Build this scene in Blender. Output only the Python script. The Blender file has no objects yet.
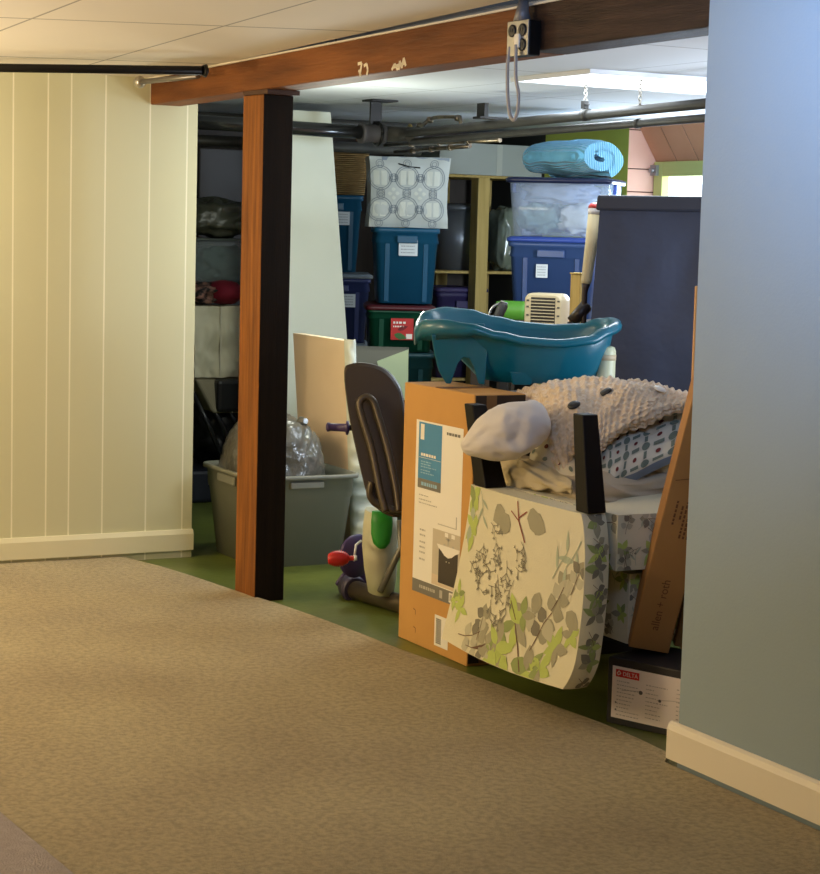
import bpy, bmesh, math, random
from mathutils import Vector, Matrix, noise, Euler
random.seed(7)
S = bpy.context.scene
COL = S.collection
PI = math.pi
# ------------------------------------------------------------------ camera
F_PX = 1925.7; PITCH = .108517; ROLL = .02713; YAW = -1.0892066
CAM = Vector((0, 0, 1.47))
fw = Vector((math.sin(YAW)*math.cos(PITCH), math.cos(YAW)*math.cos(PITCH), -math.sin(PITCH)))
r0 = Vector((math.cos(YAW), -math.sin(YAW), 0)); u0 = r0.cross(fw)
rt = r0*math.cos(ROLL)+u0*math.sin(ROLL); up = -r0*math.sin(ROLL)+u0*math.cos(ROLL)
cam_d = bpy.data.cameras.new('camera'); cam = bpy.data.objects.new('camera', cam_d); COL.objects.link(cam)
m = Matrix((rt, up, -fw)).transposed().to_4x4(); m.translation = CAM; cam.matrix_world = m
cam_d.sensor_fit = 'HORIZONTAL'; cam_d.sensor_width = 36; cam_d.lens = F_PX/820*36; cam_d.clip_start = .05
S.camera = cam
# ------------------------------------------------------------------ world, lights, exposure
S.view_settings.view_transform = 'Standard'; S.view_settings.look = 'None'
S.view_settings.gamma = 1; S.view_settings.use_curve_mapping = False
S.view_settings.exposure = 0.0
w = bpy.data.worlds.new('world'); S.world = w; w.use_nodes = True
w.node_tree.nodes['Background'].inputs[0].default_value = (.75, .85, 1, 1)
w.node_tree.nodes['Background'].inputs[1].default_value = .05

def light(name, kind, loc, energy, color, target=None, size=.3, size_y=None, spread=None):
    d = bpy.data.lights.new(name, kind); d.energy = energy; d.color = color
    if kind == 'AREA':
        d.size = size
        if size_y: d.shape = 'RECTANGLE'; d.size_y = size_y
        if spread: d.spread = spread
    else: d.shadow_soft_size = size
    o = bpy.data.objects.new(name, d); COL.objects.link(o); o.location = loc
    if target is not None:
        o.rotation_euler = (Vector(target)-Vector(loc)).to_track_quat('-Z', 'Y').to_euler()
    return o
WARM = (1, .80, .50)
light('warm_ceiling_lamp', 'POINT', (-7.3, 1.0, 1.74), 46, WARM, size=.09)
light('room_lamp', 'POINT', (-5.6, -.9, 1.55), 104, (1, .79, .50), size=.25)
light('near_ceiling_fill', 'AREA', (-6.4, .2, .9), 34, (1, .84, .62), (-6.4, .2, 3), 1.2, 1.2)  # added up-facing fill to brighten the near ceiling; no lamp stands here
light('window_daylight', 'AREA', (-2.9, 1.9, 2.05), 11, (.34, .55, 1), (-3.75, 3.1, 2.0), .7, .3, spread=1.5)
light('storage_tube_light', 'AREA', (-6.95, 4.75, 2.06), 22, (.80, .90, 1), (-6.95, 4.75, 0), .5, 1.0)
light('storage_window_daylight', 'AREA', (-8.5, 6.1, 1.5), 26, (.66, .82, 1), (-7.4, 4.2, 2.0), .7, .4)
light('storage_side_fill', 'AREA', (-2.6, 5.8, 1.6), 34, (.74, .87, 1), (-9.8, 5.7, 1.8), .9, .6, spread=1.25)  # added fill lighting the storage items from the side; no window here
light('storage_ceiling_fill', 'AREA', (-5.0, 4.6, 1.0), 22, (.78, .86, 1), (-6.4, 4.5, 3), .8, .8)  # added fill hidden behind the blue wall, lifts the storage ceiling
light('storage_point_fill', 'POINT', (-7.75, 3.7, 1.55), 20, (.95, 1, .86), size=.12)  # added unseen point fill for the left recess and white board

# ------------------------------------------------------------------ helpers
def ray(x, y): return rt*((x-410)/F_PX)-up*((y-437)/F_PX)+fw
def pa(x, y, i, v):
    d = ray(x, y); return CAM+d*((v-CAM[i])/d[i])
def pX(x, y, v): return pa(x, y, 0, v)
def pY(x, y, v): return pa(x, y, 1, v)
def pZ(x, y, v): return pa(x, y, 2, v)
def pt(x, y, t): return CAM+ray(x, y)*t

def srgb(r, g, b):
    f = lambda c: ((c/255)/12.92 if c/255 <= .04045 else (((c/255)+.055)/1.055)**2.4)
    return (f(r), f(g), f(b))
_m = {}
def mat(name, c, rough=.6, metal=0, c2=None, nscale=6, nstretch=(1, 1, 1), amt=1, bump=0, bscale=80, bstretch=(1,1,1),
        alpha=None, trans=0, emit=0, sheen=0, spec=.5, coat=0, detail=4):
    if name in _m: return _m[name]
    M = bpy.data.materials.new(name); M.use_nodes = True; nt = M.node_tree; b = nt.nodes['Principled BSDF']
    b.inputs['Base Color'].default_value = (*c, 1); b.inputs['Roughness'].default_value = rough
    b.inputs['Metallic'].default_value = metal; b.inputs['Specular IOR Level'].default_value = spec
    if trans: b.inputs['Transmission Weight'].default_value = trans
    if sheen: b.inputs['Sheen Weight'].default_value = sheen
    if coat: b.inputs['Coat Weight'].default_value = coat
    if emit: b.inputs['Emission Color'].default_value = (*c, 1); b.inputs['Emission Strength'].default_value = emit
    if alpha is not None: b.inputs['Alpha'].default_value = alpha
    tc = nt.nodes.new('ShaderNodeTexCoord')
    def noise_node(sc, st, det=4):
        mp = nt.nodes.new('ShaderNodeMapping'); mp.inputs['Scale'].default_value = st
        nt.links.new(tc.outputs['Object'], mp.inputs[0])
        n = nt.nodes.new('ShaderNodeTexNoise'); n.inputs['Scale'].default_value = sc; n.inputs['Detail'].default_value = det
        nt.links.new(mp.outputs[0], n.inputs['Vector']); return n
    if c2 is not None:
        n = noise_node(nscale, nstretch, detail)
        rp = nt.nodes.new('ShaderNodeValToRGB'); rp.color_ramp.elements[0].position = .5-.2/amt; rp.color_ramp.elements[1].position = .5+.2/amt
        rp.color_ramp.elements[0].color = (*c, 1); rp.color_ramp.elements[1].color = (*c2, 1)
        nt.links.new(n.outputs['Fac'], rp.inputs[0]); nt.links.new(rp.outputs[0], b.inputs['Base Color'])
    if bump:
        n = noise_node(bscale, bstretch)
        bp = nt.nodes.new('ShaderNodeBump'); bp.inputs['Strength'].default_value = min(1, bump); bp.inputs['Distance'].default_value = .01*max(1, bump)
        nt.links.new(n.outputs['Fac'], bp.inputs['Height']); nt.links.new(bp.outputs[0], b.inputs['Normal'])
    _m[name] = M; return M
def wave_bump(M, scale, axis='X', strength=.5, dist=.01, distort=0):
    nt = M.node_tree; b = nt.nodes['Principled BSDF']
    tc = nt.nodes.new('ShaderNodeTexCoord'); wv = nt.nodes.new('ShaderNodeTexWave')
    wv.bands_direction = axis; wv.inputs['Scale'].default_value = scale; wv.inputs['Distortion'].default_value = distort
    nt.links.new(tc.outputs['Object'], wv.inputs['Vector'])
    bp = nt.nodes.new('ShaderNodeBump'); bp.inputs['Strength'].default_value = strength; bp.inputs['Distance'].default_value = dist
    nt.links.new(wv.outputs['Fac'], bp.inputs['Height']); nt.links.new(bp.outputs[0], b.inputs['Normal']); return M

class MB:
    def __init__(s): s.v = []; s.f = []; s.mi = []; s.cur = 0; s.sm = []
    def face(s, idx, smooth=False): s.f.append(idx); s.mi.append(s.cur); s.sm.append(smooth)
    def add(s, vs): n = len(s.v); s.v += [Vector(p) for p in vs]; return n
    def box(s, lo, hi, M=None):
        x0, y0, z0 = lo; x1, y1, z1 = hi
        P = [(x0,y0,z0),(x1,y0,z0),(x1,y1,z0),(x0,y1,z0),(x0,y0,z1),(x1,y0,z1),(x1,y1,z1),(x0,y1,z1)]
        if M is not None: P = [M @ Vector(p) for p in P]
        n = s.add(P)
        for q in ((3,2,1,0),(4,5,6,7),(0,1,5,4),(1,2,6,5),(2,3,7,6),(3,0,4,7)): s.face([n+i for i in q])
        return s
    def hexa(s, P):
        n = s.add(P)
        for q in ((3,2,1,0),(4,5,6,7),(0,1,5,4),(1,2,6,5),(2,3,7,6),(3,0,4,7)): s.face([n+i for i in q])
        return s
    def loft(s, rings, cap0=True, cap1=True, smooth=True, closed=True):
        ids = [s.add(r) for r in rings]; k = len(rings[0])
        for a, b in zip(ids[:-1], ids[1:]):
            for i in range(k if closed else k-1):
                j = (i+1) % k; s.face([a+i, a+j, b+j, b+i], smooth)
        if cap0: s.face([ids[0]+i for i in range(k)][::-1])
        if cap1: s.face([ids[-1]+i for i in range(k)])
        return s
    def tube(s, pts, r, n=12, caps=True):
        pts = [Vector(p) for p in pts]; rs = r if isinstance(r, (list, tuple)) else [r]*len(pts)
        rings = []; prev = None
        for i, p in enumerate(pts):
            d = (pts[min(i+1, len(pts)-1)]-pts[max(i-1, 0)]).normalized()
            if prev is None: a = d.orthogonal().normalized()
            else: a = (prev-d*prev.dot(d)).normalized()
            prev = a; b = d.cross(a)
            rings.append([p+(a*math.cos(2*PI*k/n)+b*math.sin(2*PI*k/n))*rs[i] for k in range(n)])
        return s.loft(rings, caps, caps)
    def cyl(s, a, b, r, r2=None, n=20): return s.tube([a, b], [r, r if r2 is None else r2], n)
    def lathe(s, base, prof, n=24, M=None):
        base = Vector(base); rings = []
        for r, z in prof:
            R = [Vector((r*math.cos(2*PI*k/n), r*math.sin(2*PI*k/n), z)) for k in range(n)]
            rings.append([base+(M @ q if M is not None else q) for q in R])
        return s.loft(rings)
    def grid(s, fn, nu, nv, matfn=None, smooth=True):
        n = s.add([fn(i/nu, j/nv) for j in range(nv+1) for i in range(nu+1)])
        c = s.cur
        for j in range(nv):
            for i in range(nu):
                if matfn: s.cur = matfn((i+.5)/nu, (j+.5)/nv)
                a = n+j*(nu+1)+i; s.face([a, a+1, a+nu+2, a+nu+1], smooth)
        s.cur = c; return s
    def poly(s, pts): n = s.add(pts); s.face(list(range(n, n+len(pts)))); return s
    def build(s, name, mats, parent=None, loc=None, bevel=0, seg=2, subsurf=0, solid=0, rot=None, angle=.6):
        me = bpy.data.meshes.new(name); me.from_pydata(s.v, [], s.f)
        mats = mats if isinstance(mats, (list, tuple)) else [mats]
        for q in mats: me.materials.append(q)
        me.polygons.foreach_set('material_index', s.mi); me.polygons.foreach_set('use_smooth', s.sm)
        me.update()
        o = bpy.data.objects.new(name, me); COL.objects.link(o)
        if parent is not None: o.parent = parent
        if loc is not None: o.location = loc
        if rot is not None: o.rotation_euler = rot
        if solid:
            q = o.modifiers.new('solid', 'SOLIDIFY'); q.thickness = solid; q.offset = -1
        if subsurf:
            q = o.modifiers.new('sub', 'SUBSURF'); q.levels = subsurf; q.render_levels = subsurf
        if bevel:
            q = o.modifiers.new('bevel', 'BEVEL'); q.width = bevel; q.segments = seg; q.limit_method = 'ANGLE'; q.angle_limit = angle
        return o
def tag(o, label, cat, group=None):
    o['label'] = label; o['category'] = cat
    if group: o['group'] = group
    return o
def struct(o): o['kind'] = 'structure'; return o
def empty(name, loc=(0,0,0), rz=0, label=None, cat=None, group=None):
    o = bpy.data.objects.new(name, None); COL.objects.link(o); o.location = loc; o.rotation_euler = (0, 0, rz)
    o.empty_display_size = .05
    if label: tag(o, label, cat, group)
    return o
def catmull(p0, p1, p2, p3, t):
    return .5*((2*p1)+(-p0+p2)*t+(2*p0-5*p1+4*p2-p3)*t*t+(-p0+3*p1-3*p2+p3)*t**3)
def curve_at(P, u):
    n = len(P)-1; x = min(max(u, 0), 1)*n; i = min(int(x), n-1); t = x-i
    g = lambda k: P[min(max(k, 0), n)]
    return catmull(g(i-1), g(i), g(i+1), g(i+2), t)
def net(rows):
    R = [[pY(*q) if len(q) == 3 else q[0] for q in row] for row in rows]
    def fn(u, v): return curve_at([curve_at(r, u) for r in R], v)
    return fn
def net_normal(fn, u, v):
    e = .01; a = fn(min(u+e, 1), v)-fn(max(u-e, 0), v); b = fn(u, min(v+e, 1))-fn(u, max(v-e, 0))
    n = a.cross(b)
    n = n.normalized() if n.length > 1e-9 else Vector((0,0,1))
    if n.dot(CAM-fn(u, v)) < 0: n = -n
    return n
def rr(w, d, r, z, n=6, M=None):      # rounded rectangle ring
    P = []
    for cx, cy, a0 in ((w/2-r, d/2-r, 0), (-w/2+r, d/2-r, PI/2), (-w/2+r, -d/2+r, PI), (w/2-r, -d/2+r, 1.5*PI)):
        for k in range(n+1):
            a = a0+PI/2*k/n; P.append(Vector((cx+r*math.cos(a), cy+r*math.sin(a), z)))
    return P
def blob(c, rad, amp=.1, fr=3, seed=0, e=.7, nu=48, nv=28, M=None, fold=0, foldfr=5):
    mb = MB(); c = Vector(c); rings = []
    sg = lambda x, p: math.copysign(abs(x)**p, x)
    for j in range(nv+1):
        th = -PI/2+PI*j/nv; ring = []
        for i in range(nu):
            ph = 2*PI*i/nu
            q = Vector((sg(math.cos(th), e)*sg(math.cos(ph), e), sg(math.cos(th), e)*sg(math.sin(ph), e), sg(math.sin(th), e)))
            k = 1+amp*noise.noise(q*fr+Vector((seed, seed*2.3, 0)))
            if fold:
                k += fold*(abs(noise.noise(q*foldfr+Vector((seed+9, 3, seed))))*-1+.2)
            q = Vector((q.x*rad[0], q.y*rad[1], q.z*rad[2]))*k
            if M is not None: q = M @ q
            ring.append(c+q)
        rings.append(ring)
    mb.loft(rings, False, False); return mb
_txt = {}
def text_polys(s, size=1):
    if s not in _txt:
        cu = bpy.data.curves.new('t', 'FONT'); cu.body = s; cu.size = 1; o = bpy.data.objects.new('t', cu); COL.objects.link(o)
        dg = bpy.context.evaluated_depsgraph_get(); dg.update()
        me = bpy.data.meshes.new_from_object(o.evaluated_get(dg))
        _txt[s] = ([Vector(v.co) for v in me.vertices], [list(p.vertices) for p in me.polygons])
        bpy.data.objects.remove(o); bpy.data.meshes.remove(me)
    return _txt[s]
class Draw:
    """flat shapes drawn in (u,v) on a surface fn(u,v)->point, raised by h"""
    def __init__(s, mb, fn, nrm, h=.0012): s.mb, s.fn, s.n, s.h = mb, fn, nrm, h
    def P(s, u, v, k=1):
        return s.fn(u, v)+s.n(u, v)*s.h*k
    def poly(s, pts, m, k=1):
        s.mb.cur = m; s.mb.poly([s.P(u, v, k) for u, v in pts])
    def rect(s, u0, v0, u1, v1, m, k=1): s.poly([(u0, v0), (u1, v0), (u1, v1), (u0, v1)], m, k)
    def stroke(s, pts, wd, m, k=1, asp=1):
        for (a, b), (c, d) in zip(pts[:-1], pts[1:]):
            L = math.hypot(c-a, (d-b)*asp) or 1; nx, ny = -(d-b)*asp/L*wd/2, (c-a)/L*wd/2/asp
            s.poly([(a+nx, b+ny), (c+nx, d+ny), (c-nx, d-ny), (a-nx, b-ny)], m, k)
    def ring(s, u, v, r, wd, m, k=1, asp=1, n=16, a0=0, a1=2*PI):
        s.stroke([(u+r*math.cos(a0+(a1-a0)*i/n), v+r*math.sin(a0+(a1-a0)*i/n)/asp) for i in range(n+1)], wd, m, k, asp)
    def disc(s, u, v, r, m, k=1, asp=1, n=14): s.poly([(u+r*math.cos(2*PI*i/n), v+r*math.sin(2*PI*i/n)/asp) for i in range(n)], m, k)
    def leaf(s, u, v, L, wd, a, m, k=1, asp=1):
        pts = []
        for t in (0, .2, .45, .7, .88, 1): pts.append((t, .5*math.sin(PI*t**.8)))
        pts += [(t, -y) for t, y in pts[::-1][1:-1]]
        s.poly([(u+(t*L*math.cos(a)-y*wd*math.sin(a)), v+(t*L*math.sin(a)+y*wd*math.cos(a))/asp) for t, y in pts], m, k)
    def text(s, st, u, v, size, m, k=1, asp=1, a=0, vs=-1):
        V, Fc = text_polys(st); s.mb.cur = m
        ids = s.mb.add([s.P(u+(q.x*math.cos(a)-q.y*math.sin(a))*size, v+vs*(q.x*math.sin(a)+q.y*math.cos(a))*size/asp, k) for q in V])
        for f in Fc: s.mb.face([ids+i for i in f])
    def scribble(s, u0, u1, v, hgt, m, k=1):
        u = u0
        while u < u1:
            L = random.uniform(.4, 1.3)*hgt*1.4; L = min(L, u1-u)
            s.rect(u, v-hgt/2, u+L*.8, v+hgt/2, m, k); u += L+hgt*.25

# ------------------------------------------------------------------ materials
BLACK = mat('black_paint', (.012, .011, .010), .45)
BLACKM = mat('black_metal', (.014, .013, .012), .35, .6)
DARK = mat('dark_cloth', (.012, .013, .018), .85, c2=(.025, .027, .035), nscale=9)
WHITE = mat('white_trim', srgb(236, 226, 200), .4)
CARD = mat('cardboard', srgb(206, 154, 84), .8, c2=srgb(196, 144, 76), nscale=3, bump=.05, bscale=200)
CARD2 = mat('brown_cardboard', srgb(176, 126, 68), .8, c2=srgb(164, 116, 60), nscale=4)
PAPER = mat('white_paper', srgb(240, 234, 222), .6)
STICK = mat('sticker_paper', srgb(215, 222, 225), .6)
def wood_mat(name, a, b, stretch, sc=5, rough=.6, bump=.3, dents=None):
    return mat(name, a, rough, spec=.2, c2=b, nscale=sc, nstretch=stretch, bump=bump, bscale=sc*6, bstretch=stretch, detail=6)
BEAM = wood_mat('orange_stained_timber', srgb(88, 50, 24), srgb(132, 80, 40), (.5, 5, 5), 3)
BEAMD = wood_mat('dark_old_timber', srgb(44, 30, 22), srgb(68, 48, 36), (.6, 8, 8), 5)
POST = wood_mat('orange_post_timber', srgb(104, 60, 24), srgb(150, 92, 38), (9, 9, .5), 5)
POSTDK = wood_mat('dark_post_timber', srgb(20, 13, 7), srgb(30, 20, 11), (9, 9, .5), 5, .8)
PINE = wood_mat('pale_pine', srgb(176, 148, 84), srgb(198, 170, 104), (9, 9, .6), 5, bump=.1)

# =================================================================== STRUCTURE
ZC = lambda X: 2.09+.0275*(X+7.5)
FZ = -.02
XL = -7.97                 # cream wall face
BS = .072
BY = lambda X: 2.86+BS*(X-XL)      # beam front face
WY = 3.115                 # blue wall face
WE = pY(690, 400, WY).x; WE = (pY(678, 680, WY).x+pY(711, 40, WY).x)/2
# concrete floor
green = mat('green_painted_concrete', srgb(74, 86, 34), .35, c2=srgb(104, 114, 48), nscale=2.2, bump=.12, bscale=30, amt=1)
mb = MB(); mb.box((-12, -2.4, -.14), (1.4, 8, FZ)); struct(mb.build('floor', green))
# carpet
def carpet_mat():
    M = mat('beige_carpet', srgb(182, 162, 122), .95, c2=srgb(204, 186, 142), nscale=2.0, sheen=.3, spec=.1)
    nt = M.node_tree; b = nt.nodes['Principled BSDF']; tc = nt.nodes.new('ShaderNodeTexCoord')
    n1 = nt.nodes.new('ShaderNodeTexNoise'); n1.inputs['Scale'].default_value = 46; n1.inputs['Detail'].default_value = 9; n1.inputs['Roughness'].default_value = .72
    n2 = nt.nodes.new('ShaderNodeTexNoise'); n2.inputs['Scale'].default_value = 260; n2.inputs['Detail'].default_value = 2
    for n in (n1, n2): nt.links.new(tc.outputs['Object'], n.inputs['Vector'])
    mx = nt.nodes.new('ShaderNodeMath'); mx.operation = 'ADD'; nt.links.new(n1.outputs['Fac'], mx.inputs[0]); nt.links.new(n2.outputs['Fac'], mx.inputs[1])
    bp = nt.nodes.new('ShaderNodeBump'); bp.inputs['Strength'].default_value = .9; bp.inputs['Distance'].default_value = .012
    nt.links.new(mx.outputs[0], bp.inputs['Height']); nt.links.new(bp.outputs[0], b.inputs['Normal'])
    old = b.inputs['Base Color'].links[0].from_socket
    rp = nt.nodes.new('ShaderNodeValToRGB'); rp.color_ramp.elements[0].position = .40; rp.color_ramp.elements[1].position = .58
    rp.color_ramp.elements[0].color = (.66, .64, .62, 1); rp.color_ramp.elements[1].color = (1, 1, 1, 1); nt.links.new(n1.outputs['Fac'], rp.inputs[0])
    mm = nt.nodes.new('ShaderNodeMix'); mm.data_type = 'RGBA'; mm.blend_type = 'MULTIPLY'; mm.inputs[0].default_value = 1
    nt.links.new(old, mm.inputs[6]); nt.links.new(rp.outputs[0], mm.inputs[7]); nt.links.new(mm.outputs[2], b.inputs['Base Color'])
    return M
carpet = carpet_mat()
E = [pZ(x, y, 0) for x, y in ((125, 557), (160, 566), (196, 577), (240, 592), (280, 604), (320, 618), (360, 633), (400, 649), (450, 667), (500, 685), (550, 704), (600, 722), (640, 739), (669, 753))]
E = [Vector((XL, E[0].y-.01, 0))]+[Vector((p.x, p.y, 0)) for p in E[1:]]
E.append(Vector((WE-.032, WY-.02, 0))); E.append(Vector((1.2, WY-.016, 0)))
seam = [pZ(x, y, 0) for x, y in ((-200, 640), (0, 810), (25, 832), (50, 853), (75, 874), (300, 1075))]
mb = MB()
pts = E+[Vector((1.2, -2.2, 0)), Vector((XL, -2.2, 0))]
n = mb.add(pts+[p-Vector((0, 0, .018)) for p in pts]); k = len(pts)
mb.face(list(range(n, n+k))[::-1]); 
for i in range(k): mb.face([n+i, n+(i+1) % k, n+k+(i+1) % k, n+k+i])
o = mb.build('floor_carpet', carpet); struct(o)
# grey rug strip lying on carpet at the lower left
rugm = mat('grey_rug_pile', srgb(150, 138, 134), .95, bump=.8, bscale=200, c2=srgb(164, 152, 148), nscale=40)
sm = [pZ(x, y, .008) for x, y in ((0, 812), (25, 833), (50, 854), (75, 875))]
A = sm[0]+(sm[0]-sm[3]).normalized()*2.0; B = sm[3]+(sm[3]-sm[0]).normalized()*1.2
off = Vector((0, -1.1, 0))
mb = MB(); top = [A]+sm+[B, B+off, A+off]
n = mb.add([Vector((p.x, p.y, .009)) for p in top]+[Vector((p.x, p.y, .0)) for p in top]); k = len(top)
mb.face([n+i for i in range(k)][::-1])
for i in range(k): mb.face([n+i, n+(i+1) % k, n+k+(i+1) % k, n+k+i])
tag(mb.build('rug', rugm), 'grey flat rug lying over the beige carpet at the lower left', 'rug')

# cream panelled wall (left)
def panel_wall_mat():
    M = mat('cream_panelling', srgb(218, 212, 180), .55)
    nt = M.node_tree; b = nt.nodes['Principled BSDF']; tc = nt.nodes.new('ShaderNodeTexCoord')
    sp = nt.nodes.new('ShaderNodeSeparateXYZ'); nt.links.new(tc.outputs['Object'], sp.inputs[0])
    def near(px, wd):
        a = nt.nodes.new('ShaderNodeMath'); a.operation = 'SUBTRACT'; nt.links.new(sp.outputs['Y'], a.inputs[0]); a.inputs[1].default_value = px
        c = nt.nodes.new('ShaderNodeMath'); c.operation = 'ABSOLUTE'; nt.links.new(a.outputs[0], c.inputs[0])
        d = nt.nodes.new('ShaderNodeMath'); d.operation = 'LESS_THAN'; nt.links.new(c.outputs[0], d.inputs[0]); d.inputs[1].default_value = wd; return d
    prev = None
    ys = []
    for px in (12.5, 47, 70, 104, 148, 185):
        ys.append(pX(px, 300, XL).y)
    base = ys[0]; y = base
    for g in (.155, .40, .56, .80, .96): ys.append(base-g)
    for yv in ys:
        d = near(yv, .0035)
        if prev is None: prev = d
        else:
            q = nt.nodes.new('ShaderNodeMath'); q.operation = 'MAXIMUM'; nt.links.new(prev.outputs[0], q.inputs[0]); nt.links.new(d.outputs[0], q.inputs[1]); prev = q
    mx = nt.nodes.new('ShaderNodeMix'); mx.data_type = 'RGBA'; nt.links.new(prev.outputs[0], mx.inputs[0])
    mx.inputs[6].default_value = (*srgb(206, 203, 168), 1); mx.inputs[7].default_value = (*srgb(238, 234, 208), 1)
    nt.links.new(mx.outputs[2], b.inputs['Base Color'])
    iv = nt.nodes.new('ShaderNodeMath'); iv.operation = 'SUBTRACT'; iv.inputs[0].default_value = 1; nt.links.new(prev.outputs[0], iv.inputs[1])
    bp = nt.nodes.new('ShaderNodeBump'); bp.inputs['Distance'].default_value = .003; bp.inputs['Strength'].default_value = .6; nt.links.new(iv.outputs[0], bp.inputs['Height'])
    nt.links.new(bp.outputs[0], b.inputs['Normal'])
    return M
YE = pX(195, 300, XL).y
mb = MB(); mb.box((XL-.11, -2.4, -.02), (XL, YE, 2.08)); struct(mb.build('wall_left', panel_wall_mat()))
mb = MB(); zt = .107
prof = [(0, .014), (.016, .014), (.016, zt-.02), (.008, zt), (0, zt)]
mb.loft([[Vector((XL+a, y, z)) for a, z in prof] for y in (-2.3, YE+.004)], smooth=False)
struct(mb.build('baseboard_left', mat('cream_baseboard', srgb(224, 218, 186), .45)))
# blue wall (right) with baseboard
blue = mat('pale_blue_wall', srgb(142, 158, 168), .7, c2=srgb(147, 163, 173), nscale=1.5, bump=.06, bscale=120)
mb = MB(); mb.box((WE, WY, -.02), (1.4, WY+.15, 2.3)); struct(mb.build('wall_right', blue))
mb = MB(); bx = WE-.03; zt = .117
prof = [(0, .012), (-.018, .012), (-.018, zt-.022), (-.012, zt-.006), (-.004, zt), (0, zt)]
mb.loft([[Vector((x, WY+a, z)) for a, z in prof] for x in (bx, 1.35)], smooth=False)
mb.box((bx, WY-.004, .012), (WE, WY+.15, zt-.004))
struct(mb.build('baseboard_right', mat('white_baseboard', srgb(232, 222, 205), .4)))
# walls behind the camera
cr = mat('cream_wall_plain', srgb(214, 207, 176), .7)
mb = MB(); mb.box((XL-.1, -2.5, -.02), (1.4, -2.4, 2.4)); struct(mb.build('wall_back', cr))
mb = MB(); mb.box((1.3, -2.4, -.02), (1.4, WY, 2.4)); struct(mb.build('wall_near', cr))
# ceilings
def ceil_mat(name, c, xs, ys, px, py, wd=.004, skew=0):
    M = mat(name, c, .75, c2=tuple(k*.96 for k in c), nscale=1.2)
    nt = M.node_tree; b = nt.nodes['Principled BSDF']; tc = nt.nodes.new('ShaderNodeTexCoord')
    sp = nt.nodes.new('ShaderNodeSeparateXYZ'); nt.links.new(tc.outputs['Object'], sp.inputs[0])
    outs = []
    for ax, o0, per in (('X', xs, px), ('Y', ys, py)):
        a = nt.nodes.new('ShaderNodeMath'); a.operation = 'SUBTRACT'; nt.links.new(sp.outputs[ax], a.inputs[0]); a.inputs[1].default_value = o0-per*40+per/2
        if ax == 'X' and skew:
            sk = nt.nodes.new('ShaderNodeMath'); sk.operation = 'MULTIPLY_ADD'; nt.links.new(sp.outputs['Y'], sk.inputs[0]); sk.inputs[1].default_value = -skew; nt.links.new(sp.outputs['X'], sk.inputs[2]); nt.links.new(sk.outputs[0], a.inputs[0])
        q = nt.nodes.new('ShaderNodeMath'); q.operation = 'MODULO'; nt.links.new(a.outputs[0], q.inputs[0]); q.inputs[1].default_value = per
        a2 = nt.nodes.new('ShaderNodeMath'); a2.operation = 'SUBTRACT'; nt.links.new(q.outputs[0], a2.inputs[0]); a2.inputs[1].default_value = per/2
        c1 = nt.nodes.new('ShaderNodeMath'); c1.operation = 'ABSOLUTE'; nt.links.new(a2.outputs[0], c1.inputs[0])
        d = nt.nodes.new('ShaderNodeMath'); d.operation = 'LESS_THAN'; nt.links.new(c1.outputs[0], d.inputs[0]); d.inputs[1].default_value = wd*(2.2 if ax == 'X' else 1.2); outs.append(d)
    mx = nt.nodes.new('ShaderNodeMath'); mx.operation = 'MAXIMUM'; nt.links.new(outs[0].outputs[0], mx.inputs[0]); nt.links.new(outs[1].outputs[0], mx.inputs[1])
    old = b.inputs['Base Color'].links[0].from_socket
    mm = nt.nodes.new('ShaderNodeMix'); mm.data_type = 'RGBA'; nt.links.new(mx.outputs[0], mm.inputs[0]); nt.links.new(old, mm.inputs[6]); mm.inputs[7].default_value = (*[k*.45 for k in c], 1)
    nt.links.new(mm.outputs[2], b.inputs['Base Color']); return M
cm1 = ceil_mat('ceiling_tile_near', srgb(228, 220, 206), -6.90, 1.86, 1.25, .61, .004, .3)
mb = MB(); x0, x1 = XL-.1, 1.4
def yb(x): return BY(min(x, WE))+.02 if x < WE else WY+.05
mb.hexa([(x0, -2.4, ZC(x0)), (x1, -2.4, ZC(x1)), (x1, WY+.05, ZC(x1)), (x0, BY(x0)+.03, ZC(x0)), (x0, -2.4, ZC(x0)+.1), (x1, -2.4, ZC(x1)+.1), (x1, WY+.05, ZC(x1)+.1), (x0, BY(x0)+.03, ZC(x0)+.1)])
struct(mb.build('ceiling', cm1))
cm2 = ceil_mat('ceiling_tile_storage', srgb(216, 222, 228), -6.6, 3.55, 1.22, .61, .003)
CZ = 2.09
mb = MB(); mb.hexa([(-11.2, 2.7, CZ), (XL-.11, 2.7, CZ), (XL-.11, 6.5, CZ), (-11.2, 6.5, CZ), (-11.2, 2.7, CZ+.1), (XL-.11, 2.7, CZ+.1), (XL-.11, 6.5, CZ+.1), (-11.2, 6.5, CZ+.1)])
mb.hexa([(XL-.11, BY(XL-.11)+.135, CZ), (WE, BY(WE)+.135, CZ), (WE, 6.5, CZ), (XL-.11, 6.5, CZ), (XL-.11, BY(XL-.11)+.135, CZ+.1), (WE, BY(WE)+.135, CZ+.1), (WE, 6.5, CZ+.1), (XL-.11, 6.5, CZ+.1)])
mb.box((WE, WY+.15, CZ), (-2, 6.5, CZ+.1)); struct(mb.build('ceiling_storage', cm2))
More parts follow.
